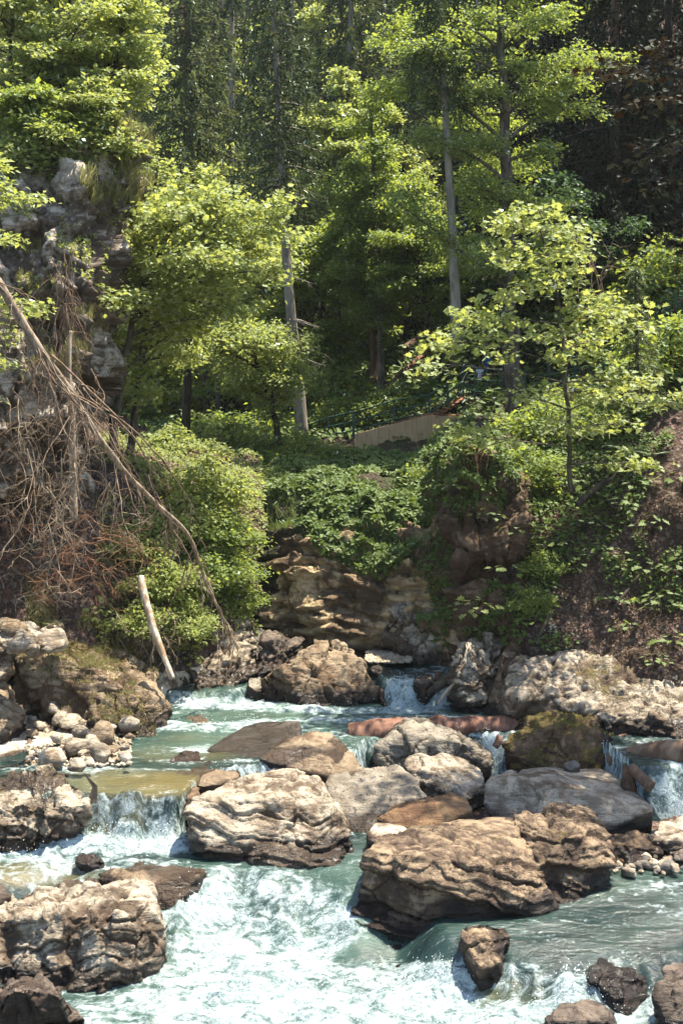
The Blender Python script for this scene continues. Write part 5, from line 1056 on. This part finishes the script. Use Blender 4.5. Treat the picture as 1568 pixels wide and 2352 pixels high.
for k, a in enumerate([('fern on the soil near the right edge', (1430, 1030, 30.5), 9, .6, 'cover'), ('fern right of the young maple, near the edge', (1490, 1040, 30), 9, .6, 'cover'), ('sunlit fern in the middle of the left bank', (372, 1195, 28.2), 10, .7, 'sunny'), ('sunlit fern under the tip of the fallen trunk', (330, 1290, 27.6), 9, .55, 'sunny'), ('sunlit fern behind the huge mossy boulder', (120, 1425, 26.2), 9, .45, 'sunny'), ('fern on the slope left of the gorge wall', (440, 1290, 28.3), 9, .5, 'mid')]):
    fern(a[0], snap(RIGHT if a[1][0] > 700 else LEFT, *a[1]), a[2], a[3], a[4], 700+k)
#PART4
# ------------------------------------------------------------------ fallen tree, dead branches, logs
def wander(p, d, L, n, rng, wob=.35, g=-.15):
    pts = [np.array(p, float)]; d = unit(np.array(d, float))
    for k in range(n):
        d = unit(d+rng.randn(3)*wob*.45+np.array([0, 0, g])*.3); pts.append(pts[-1]+d*L/n)
    return np.array(pts)
def twig(mb, p, d, L, r, rng, org, depth=2, g=-.25, nsub=5):
    c = wander(p, d, L, 8, rng, .5, g); mb.tube(c-org, np.linspace(r, r*.3, 9), 4, cap=False)
    if depth:
        for k in range(nsub):
            i = rng.randint(1, 8); t = unit(c[i+1 if i < 8 else 8]-c[i-1]); dd = unit(t*.5+rng.randn(3)*[1, .6, .6]+[0, 0, g]); twig(mb, c[i], dd, L*rng.uniform(.2, .5), r*.5, rng, org, depth-1, g, max(2, nsub-2))
rng = np.random.RandomState(900)
FT = resample(PP((-60, 570, 22.0), (0, 655, 22.1), (90, 800, 22.4), (155, 890, 22.8), (250, 1040, 23.4), (345, 1145, 24.2), (432, 1230, 25), (470, 1330, 25.6), (515, 1425, 26.4), (545, 1462, 26.8)), 34, .006, rng)
org = FT[0]; FTf = resample(FT, 150); root = empty('fallen_tree', org, 'bleached fallen tree leaning down across the left bank with bare hanging branches', 'fallen tree')
mb = MB(); mb.tube(FTf-org, np.interp(np.linspace(0, 1, 150), [0, .4, .8, 1], [.078, .056, .026, .01])*(1+.13*fbm(FTf*5, 3, 8)), 9); obj('trunk', mb.mesh('trunk', [BK['dead']]), root)
for k in range(44):
    i = rng.randint(3, 32); mb = MB(); twig(mb, FT[i], [rng.randn()*.35, rng.randn()*.3, -1], rng.uniform(.5, 1.9)*(1-.3*i/32), rng.uniform(.009, .016), rng, org, 2, -.5, 5)
    obj('branch', mb.mesh('branch', [BK['twig' if k % 2 else 'dead']]), root)
for pts, r in [(PP((118, 815, 22.5), (230, 920, 22.8), (340, 1020, 23.3), (410, 1110, 24), (460, 1200, 24.6)), .022), (PP((170, 905, 22.9), (260, 960, 22.9), (330, 1040, 23.3), (350, 1120, 23.8), (390, 1250, 24.3)), .02), (PP((60, 760, 22.3), (130, 880, 22.3), (250, 1000, 22.6), (330, 1150, 23)), .018)]:
    mb = MB(); c = resample(pts, 16, .012, rng); mb.tube(c-org, np.linspace(r, .006, 16), 5)
    for k in range(9): twig(mb, c[rng.randint(3, 15)], [rng.randn()*.6, 0, -.8], rng.uniform(.3, .8), .007, rng, org, 1, -.3, 4)
    obj('branch', mb.mesh('branch', [BK['twig']]), root)
def tangle(name, label, n, xs, ys, D, L, m, dirf, seed, r=.010, depth=2, catg='dead branches', g=-.3, sub=5):
    rng = np.random.RandomState(seed); org = P(sum(xs)/2, ys[1], D[0]); root = empty(name, org, label, catg)
    for k in range(n):
        mb = MB(); p = P(rng.uniform(*xs), rng.uniform(*ys), rng.uniform(*D)); twig(mb, p, dirf(rng), L*rng.uniform(.5, 1.2), r*rng.uniform(.6, 1.3), rng, org, depth, g, sub)
        obj('branch', mb.mesh('branch', [BK[m]]), root)
tangle('dead_branches', 'tangle of bare grey branches hanging at the left edge below the cliff', 34, (-30, 210), (880, 1200), (22.8, 24.6), 1.5, 'dead', lambda r: [r.randn()*.4, r.randn()*.3, -1], 911, .012)
tangle('dead_twigs', 'brown dead twigs hanging over the foot of the cliff', 30, (-20, 260), (820, 1150), (24, 25.8), 1.3, 'twig', lambda r: [r.randn()*.6, r.randn()*.3, -.8], 912, .010)
tangle('brush_pile', 'pile of rust brown dead brushwood on the bank below the cliff', 60, (20, 290), (1190, 1340), (25.6, 26.8), 1.0, 'rust', lambda r: [r.randn(), r.randn()*.3, r.randn()*.3], 913, .008, 2, 'brushwood', -.02, 6)
tangle('hanging_roots', 'reddish roots hanging down the middle of the cliff face', 16, (115, 165), (560, 720), (26.2, 26.6), 1.7, 'twig', lambda r: [r.randn()*.15, 0, -1], 914, .012, 2, 'roots', -.6, 5)
tangle('hanging_twigs', 'thin bare twigs hanging over the left end of the bank herbs', 14, (230, 420), (1080, 1300), (25, 26), 1.1, 'twig', lambda r: [r.randn()*.3, 0, -1], 915, .008, 1)
tangle('bank_roots', 'grey roots and twigs hanging out of the bank behind the huge boulder', 22, (250, 400), (1390, 1480), (26.6, 27.2), .8, 'dead', lambda r: [r.randn()*.6, -.3, -.8], 916, .010, 1)
tangle('bare_shoots', 'bare shoots standing in front of the dark spruces', 7, (1310, 1400), (640, 720), (34, 35), 1.9, 'twig', lambda r: [r.randn()*.12, 0, 1], 917, .014, 1, 'bare shoots', .3, 4)
def pole(name, label, pts, r, m, catg, n=14, wob=.01, seed=1, seg=12, knobs=0, par=None):
    rng = np.random.RandomState(seed); c = resample(pts, n*3, wob*.1, rng); org = c[0]; rr = np.interp(np.linspace(0, 1, len(c)), np.linspace(0, 1, len(r)), r)
    mb = MB(); rr = rr*(1+.10*fbm(c*4+seed, 2, seed)); mb.tube(c-org, rr, seg); me = mb.mesh(name, [BK[m]]); V, Nn = getco(me)
    ax = unit(c[-1]-c[0]); q = V+seed; q = q-((q@ax)*.82)[:, None]*ax; V = V+Nn*((fbm(q*14, 4, seed)*.07+fbm(q*5, 2, seed+1)*.05)*max(r)*(1.6 if knobs else 1))[:, None]; me.vertices.foreach_set('co', V.astype(np.float32).ravel()); me.update()
    return tag(obj(name, me, loc=org), label, catg)
pole('peeled_log', 'peeled white log leaning on the tilted outcrop behind the huge mossy boulder', PP((322, 1325, 26.3), (340, 1400, 26), (365, 1480, 25.8), (398, 1558, 25.6)), [.075, .072, .065, .03], 'white', 'log', seed=2)
pole('tree_trunk', 'short lichen covered dead stem in front of the cliff foot', PP((170, 1195, 25.6), (166, 1000, 25.6), (158, 850, 25.6), (162, 760, 25.7)), [.07, .06, .05, .03], 'dead', 'dead stem', seed=3)
pole('red_log', 'stripped red brown log with a ragged broken end lying across the pool', PP((800, 1690, 24.9), (860, 1686, 24.9), (950, 1680, 24.9), (1060, 1670, 25.0), (1230, 1668, 25.2)), [.19, .25, .24, .19, .17], 'redlog', 'log', seed=4, n=24, seg=18, knobs=1)
pole('brown_log', 'thick barkless brown log at the right edge behind the mossy hump backed boulder', PP((1400, 1745, 24.0), (1480, 1738, 23.6), (1568, 1730, 23.2), (1750, 1722, 22.6)), [.12, .24, .25, .26], 'brownlog', 'log', seed=5, n=20, seg=18)
pole('log_stub', 'rounded orange stub of wood between the two logs', PP((1418, 1720, 24.6), (1428, 1700, 24.6), (1438, 1692, 24.6)), [.05, .09, .04], 'redlog', 'log', seed=6)
pole('short_log', 'short broken brown log jammed below the thick brown log', PP((1450, 1765, 22.9), (1470, 1785, 22.7), (1494, 1808, 22.5)), [.09, .085, .10], 'brownlog', 'log', seed=7)
pole('red_stub', 'small splintered red stub beside the cracked boulder', PP((1138, 1715, 24.2), (1146, 1700, 24.2), (1142, 1690, 24.2)), [.06, .07, .03], 'redlog', 'log', seed=8)
pole('dark_log', 'dark wet log slanting into the cascade under the chunky outcrop', PP((985, 1590, 26.2), (1010, 1575, 26.5), (1045, 1548, 26.9)), [.05, .09, .10], 'dark', 'log', seed=9)
pole('dark_stump', 'short red splintered post standing by the dark wet log', PP((1006, 1575, 27.0), (1005, 1558, 27.0), (1006, 1545, 27.0)), [.06, .06, .05], 'redlog', 'stump', seed=10)
pole('thin_pole', 'thin grey pole resting beside the dark wet log', PP((1005, 1618, 26.1), (1025, 1590, 26.2), (1048, 1565, 26.4)), [.025, .03, .03], 'dead', 'log', seed=11)
pole('fallen_pole', 'long orange fallen pole on the slope above the path wall', PP((880, 895, 42.5), (930, 850, 43.5), (975, 812, 44.5), (1020, 780, 45.5)), [.06, .07, .07, .05], 'redlog', 'log', seed=12)
pole('fallen_pole', 'short broken pole beside the maple stems above the path wall', PP((874, 925, 41), (890, 908, 41.3), (905, 892, 41.6)), [.05, .06, .04], 'brownlog', 'log', seed=13)
pole('fallen_pole', 'dark fallen trunk higher on the slope behind the maple stems', PP((930, 800, 47), (980, 765, 48), (1050, 735, 49)), [.13, .12, .1], 'red', 'log', seed=14)
pole('log', 'grey log half buried in the herbs under the young maple', PP((1325, 1160, 28.2), (1360, 1128, 28.5), (1400, 1100, 28.9)), [.05, .065, .05], 'dark', 'log', seed=15)
pole('root', 'dark bent root on the bare soil right of the white flowers', PP((1230, 1480, 26.4), (1260, 1420, 26.8), (1300, 1395, 27.0), (1320, 1370, 27.2)), [.03, .03, .025, .015], 'dark', 'root', seed=16)
pole('root', 'dark stick lying up the bare soil near the right edge', PP((1390, 1420, 26.8), (1430, 1370, 27.1), (1475, 1310, 27.5)), [.035, .03, .02], 'dark', 'root', seed=17)
# the dark splinter standing in the left fall
mb = MB(); a, b, c = PW(218, 1830, 1.4), P(190, 1774, 21.5), P(224, 1806, 21.4)
mb.add(np.array([a+[-.12, 0, -.1], a+[.03, 0, -.1], a+[-.04, .12, -.1], c+[0, 0, 0], c+[-.08, 0, -.02], c+[-.03, .09, -.02], b]), [np.array([[0, 1, 3], [0, 3, 4], [1, 2, 5], [1, 5, 3], [2, 0, 4], [2, 4, 5], [3, 5, 6], [5, 4, 6], [4, 3, 6], [0, 2, 1]])])
tag(obj('wood_splinter', mb.mesh('wood_splinter', [BK['dark']], False, a), loc=a), 'dark pointed splinter of wood standing in the lip of the left fall', 'driftwood')

# ------------------------------------------------------------------ path wall, railing, deck, people
CON = simple('weathered_board_wall', (.44, .30, .16), .85, .2, .16, 7, .1, (3, 3, .35))
CON2 = simple('rusty_steel_edge', (.16, .07, .035), .8, .2, .3, 10, .3)
GREEN = simple('green_painted_rail', (.012, .05, .032), .45, .4, .25, 20, .1)
DECK = simple('worn_grey_deck', (.27, .24, .19), .85, .2, .2, 12, .3)
WOOD = simple('orange_brown_plank', (.26, .14, .06), .8, .2, .3, 8, .4, (1, 1, .3))
top = [(815, 997), (900, 975), (986, 953), (1018, 955), (1065, 957)]
bot = [(815, 1040), (1065, 1010)]
DWL = 38.2
w0 = P(815, 997, DWL); root = empty('path_wall', w0, 'weathered tan board faced retaining wall of the footpath in the middle distance', 'retaining wall')
wx = np.linspace(815, 1064, 25); rw = np.random.RandomState(5)
for k in range(24):
    xa, xb = wx[k]+.06, wx[k+1]-.06; ya, yb = np.interp([xa, xb], [t[0] for t in top], [t[1] for t in top])
    e_ = .004*rw.rand(); Da, Db = DWL+e_+.5*(xa-815)/249, DWL+e_+.5*(xb-815)/249
    A, B = P(xa, ya, Da), P(xb, yb, Db); zb = P(900, 1085, Da)[2]; mb = MB()
    q = [np.array([A[0], Da, zb]), np.array([B[0], Db, zb]), B, A]; q2 = [v+[0, .16, 0] for v in q]
    mb.add(np.array(q+q2), [np.array([[0, 1, 2, 3], [5, 4, 7, 6], [3, 2, 6, 7], [1, 5, 6, 2], [4, 0, 3, 7]])]); o = obj('board', mb.mesh('board', [CON], False, w0), root)
mb = MB(); c = np.array([P(x, y-1.5, DWL+.1+.5*(x-815)/249) for x, y in top[1:]]); mb.tube(c-w0, .035, 4); obj('edge_strip', mb.mesh('edge_strip', [CON2]), root)
def railing(label, posts, hgt, frac=(1., .62, .25), r=.028, group='green railings of the footpath', strip=False):
    o0 = posts[0]; root = empty('railing', o0, label, 'railing', group)
    for p in posts:
        mb = MB(); mb.box(p+np.array([0, 0, hgt/2])-o0, (.03, .03, hgt/2+.02)); obj('post', mb.mesh('post', [GREEN], False), root)
    for f in frac:
        mb = MB(); c = np.array([p+[0, -.045, hgt*f] for p in posts]); mb.tube(c-o0, r*.8, 6); obj('rail', mb.mesh('rail', [GREEN]), root)
railing('green railing rising along the top of the tan path wall', [P(x, y+6, DWL+.25+.5*(x-815)/249) for x, y in [(812, 1000), (905, 971), (985, 958), (1028, 930), (1063, 905)]], .68)
railing('lower left end of the green railing running down behind the bushes', PP((700, 1035, 40), (755, 1015, 39.4), (811, 1003, 38.8)), .68)
# deck
dk = [P(1073, 912, 39.6), P(1100, 918, 39.0), P(1210, 922, 39.0), P(1215, 880, 42.5), P(1085, 880, 42.5)]
d0 = dk[0]; root = empty('wooden_deck', d0, 'small lookout deck with grey floor and orange brown board edge on the slope', 'deck')
n = len(dk); mb = MB(); V = np.array([p-d0+[0, 0, 0] for p in dk]+[p-d0-[0, 0, .05] for p in dk]); mb.add(V, [np.array([[0, 1, 2, 3, 4]]), np.array([[9, 8, 7, 6, 5]]), np.array([[i, i+5, (i+1) % 5+5, (i+1) % 5] for i in range(5)])[:, ::-1]]); obj('deck_floor', mb.mesh('deck_floor', [DECK], False), root)
for (a, b, m_) in [(dk[0], dk[1], 5), (dk[1], dk[2], 22)]:
    for k in range(m_):
        s0 = a+(b-a)*(k+.04)/m_; s1 = a+(b-a)*(k+.96)/m_; mb = MB(); q = [s0-d0+[0, -.02, -.04], s1-d0+[0, -.02, -.04], s1-d0+[0, -.02, -.24-.02*(k % 3)], s0-d0+[0, -.02, -.24-.02*(k % 3)]]; q2 = [v+[0, .03, 0] for v in q]
        mb.add(np.array(q+q2), [np.array([[0, 3, 2, 1], [4, 5, 6, 7], [0, 1, 5, 4], [3, 7, 6, 2], [0, 4, 7, 3], [1, 2, 6, 5]])]); obj('plank', mb.mesh('plank', [WOOD], False), root)
for x in (1092, 1100, 1180, 1188, 1202):
    mb = MB(); p = P(x, 935, 39.3)-d0; mb.box(p+[0, 0, -.55], (.045, .045, .65)); obj('support_post', mb.mesh('support_post', [CON], False), root)
hg = .86
railing('green railing along the front edge of the lookout deck', [P(1073, 911, 39.55), P(1090, 917, 39.2), P(1117, 919, 38.97), P(1150, 921, 38.97), P(1205, 922, 38.97)], hg)
railing('green railing beyond the deck where the person stands', PP((1063, 905, 40), (1080, 885, 42), (1120, 879, 42.6), (1160, 879, 42.6), (1210, 876, 42.6)), .8)
railing('green railing above the brown panels on the right', PP((1260, 915, 36.6), (1320, 900, 35.5), (1386, 895, 34.3), (1440, 885, 33.4), (1500, 870, 32.4)), .95)
root = empty('path_edging', P(1305, 895, 38.4), 'red brown board panels edging the path right of the young maple stem', 'path edging'); o0 = P(1305, 895, 38.4)
for k in range(12):
    mb = MB(); p = P(1312+k*6.4, 892, 35.6-.12*k)-o0; mb.box(p+[0, 0, -.16], (.034, .02, .16)); obj('board', mb.mesh('board', [CON2 if k % 3 else WOOD], False), root)
mb = MB(); mb.box(P(1350, 880, 38.5)-o0, (.48, .25, .02)); obj('path_floor', mb.mesh('path_floor', [WOOD], False), root)
mb = MB(); o0 = P(1000, 962, 38.4)
steps = empty('wooden_steps', o0, 'rusty brown steps climbing from the path wall to the deck', 'steps')
for k in range(7):
    mb = MB(); p = P(1008+k*8.5, 950-k*6, 38.9+.1*k)-o0; mb.box(p, (.10, .35, .025)); obj('step', mb.mesh('step', [CON2], False), steps)
mb = MB(); mb.tube(np.array([P(1000, 960, 38.6)-o0, P(1068, 912, 39.2)-o0]), .05, 4); obj('stringer', mb.mesh('stringer', [CON2]), steps)

SKIN = simple('skin', (.45, .22, .14), .6, .3, .05); BLUE = simple('blue_shirt', (.015, .12, .32), .8, .2, .15); HAIR = simple('dark_hair', (.02, .014, .01), .7, .3, .2)
NAVY = simple('dark_trousers', (.02, .025, .045), .85, .2, .2); SHOE = simple('brown_shoe', (.06, .04, .03), .6, .3, .1)
def patterned():
    m, nt, out = mat('pale_patterned_cloth'); n = N(nt); g = n.n('ShaderNodeTexCoord').outputs['Object']; v = n.n('ShaderNodeTexVoronoi'); n.set(v.inputs['Vector'], g); v.inputs['Scale'].default_value = 16
    n.set(out.inputs[0], n.bsdf(n.mix(n.ramp(v.outputs['Distance'], .28, .36), (.12, .2, .4), (.66, .7, .76)), .8)); return m
PAT = patterned()
def skinned(name, joints, edges, radii, m, parent, root=0):
    me = bpy.data.meshes.new(name); me.from_pydata(joints, edges, []); o = bpy.data.objects.new('tmp', me); COL.objects.link(o)
    o.modifiers.new('s', 'SKIN'); 
    for i, r in enumerate(radii):
        me.skin_vertices[0].data[i].radius = (r, r) if not hasattr(r, '__len__') else r
    me.skin_vertices[0].data[root].use_root = True
    s = o.modifiers.new('b', 'SUBSURF'); s.levels = 2
    dg = bpy.context.evaluated_depsgraph_get(); out = bpy.data.meshes.new_from_object(o.evaluated_get(dg)); bpy.data.objects.remove(o)
    out.materials.clear(); out.materials.append(m); out.name = name; out.polygons.foreach_set('use_smooth', np.ones(len(out.polygons), bool)); return obj(name, out, parent)
def person(label, loc, H, rz, top_m, bottom_m):
    root = empty('person', loc, label, 'person'); root.rotation_euler = (0, 0, rz); root.scale = (H/1.75,)*3
    J = [(0, 0, .95), (0, .01, 1.15), (0, .02, 1.38), (0, 0, 1.50), (0, -.02, 1.60), (0, -.03, 1.70)]
    E = [(0, 1), (1, 2), (2, 3), (3, 4), (4, 5)]; Rr = [(.13, .10), (.12, .09), (.15, .10), .055, (.075, .09), (.07, .085)]
    for s in (-1, 1):
        k = len(J); J += [(s*.17, .02, 1.42), (s*.24, .0, 1.15), (s*.20, -.2, 1.02), (s*.17, -.30, 1.04)]; E += [(2, k), (k, k+1), (k+1, k+2), (k+2, k+3)]; Rr += [.055, .04, .03, .03]
        h = len(J)
        for q in range(4): J.append((s*.17+(q-1.5)*.018, -.37, 1.03-.01*abs(q-1.5))); E.append((k+3, h+q)); Rr.append(.009)
        J.append((s*.13, -.33, 1.06)); E.append((k+3, h+4)); Rr.append(.010)
        k = len(J); J += [(s*.09, 0, .88), (s*.10, -.02, .50), (s*.10, .02, .09), (s*.11, -.12, .04)]; E += [(0, k), (k, k+1), (k+1, k+2), (k+2, k+3)]; Rr += [.085, .055, .04, .035]
    skinned('body', J, E, Rr, SKIN, root)
    skinned('shirt', [(0, 0, .88), (0, .01, 1.15), (0, .02, 1.38), (0, 0, 1.46), (-.17, .02, 1.43), (-.23, .0, 1.22), (.17, .02, 1.43), (.23, .0, 1.22)], [(0, 1), (1, 2), (2, 3), (2, 4), (4, 5), (2, 6), (6, 7)], [(.16, .125), (.145, .115), (.175, .125), (.075, .075), .085, .065, .085, .065], top_m, root, 1)
    skinned('trousers', [(0, 0, .98), (0, 0, .88), (-.1, 0, .80), (-.1, -.02, .5), (-.1, .02, .12), (.1, 0, .80), (.1, -.02, .5), (.1, .02, .12)], [(0, 1), (1, 2), (2, 3), (3, 4), (1, 5), (5, 6), (6, 7)], [(.14, .11), (.15, .12), .1, .072, .058, .1, .072, .058], bottom_m, root, 1)
    skinned('hair', [(0, .02, 1.66), (0, .0, 1.74), (0, .045, 1.60)], [(0, 1), (0, 2)], [(.09, .10), (.075, .09), (.07, .05)], HAIR, root)
    for s in (-1, 1): skinned('shoe', [(s*.10, .04, .05), (s*.11, -.14, .035)], [(0, 1)], [(.05, .05), (.045, .035)], SHOE, root)
    for s in (-1, 1):
        mb = MB(); mb.box((s*.033, -.115, 1.655), (.012, .006, .006)); obj('eye', mb.mesh('eye', [HAIR], False), root)
    return root
person('person in a loose blue shirt standing at the deck railing, half hidden by leaves', P(1118, 897, 41.2), 1.15, .5, BLUE, NAVY)
person('small person in a pale patterned top beside the one in blue', P(1101, 898, 41.0), .78, -.3, PAT, PAT)

# ------------------------------------------------------------------ the air
m, nt, out = mat('haze'); v = nt.nodes.new('ShaderNodeVolumePrincipled'); v.inputs['Color'].default_value = (.93, .96, .90, 1); v.inputs['Density'].default_value = .0002; v.inputs['Anisotropy'].default_value = .3
nt.links.new(v.outputs[0], out.inputs['Volume'])
mb = MB(); mb.box((0, 58, 25), (75, 66, 28)); tag(obj('haze', mb.mesh('haze', [m], False)), 'thin sunlit haze in the gorge', 'haze', kind='stuff')
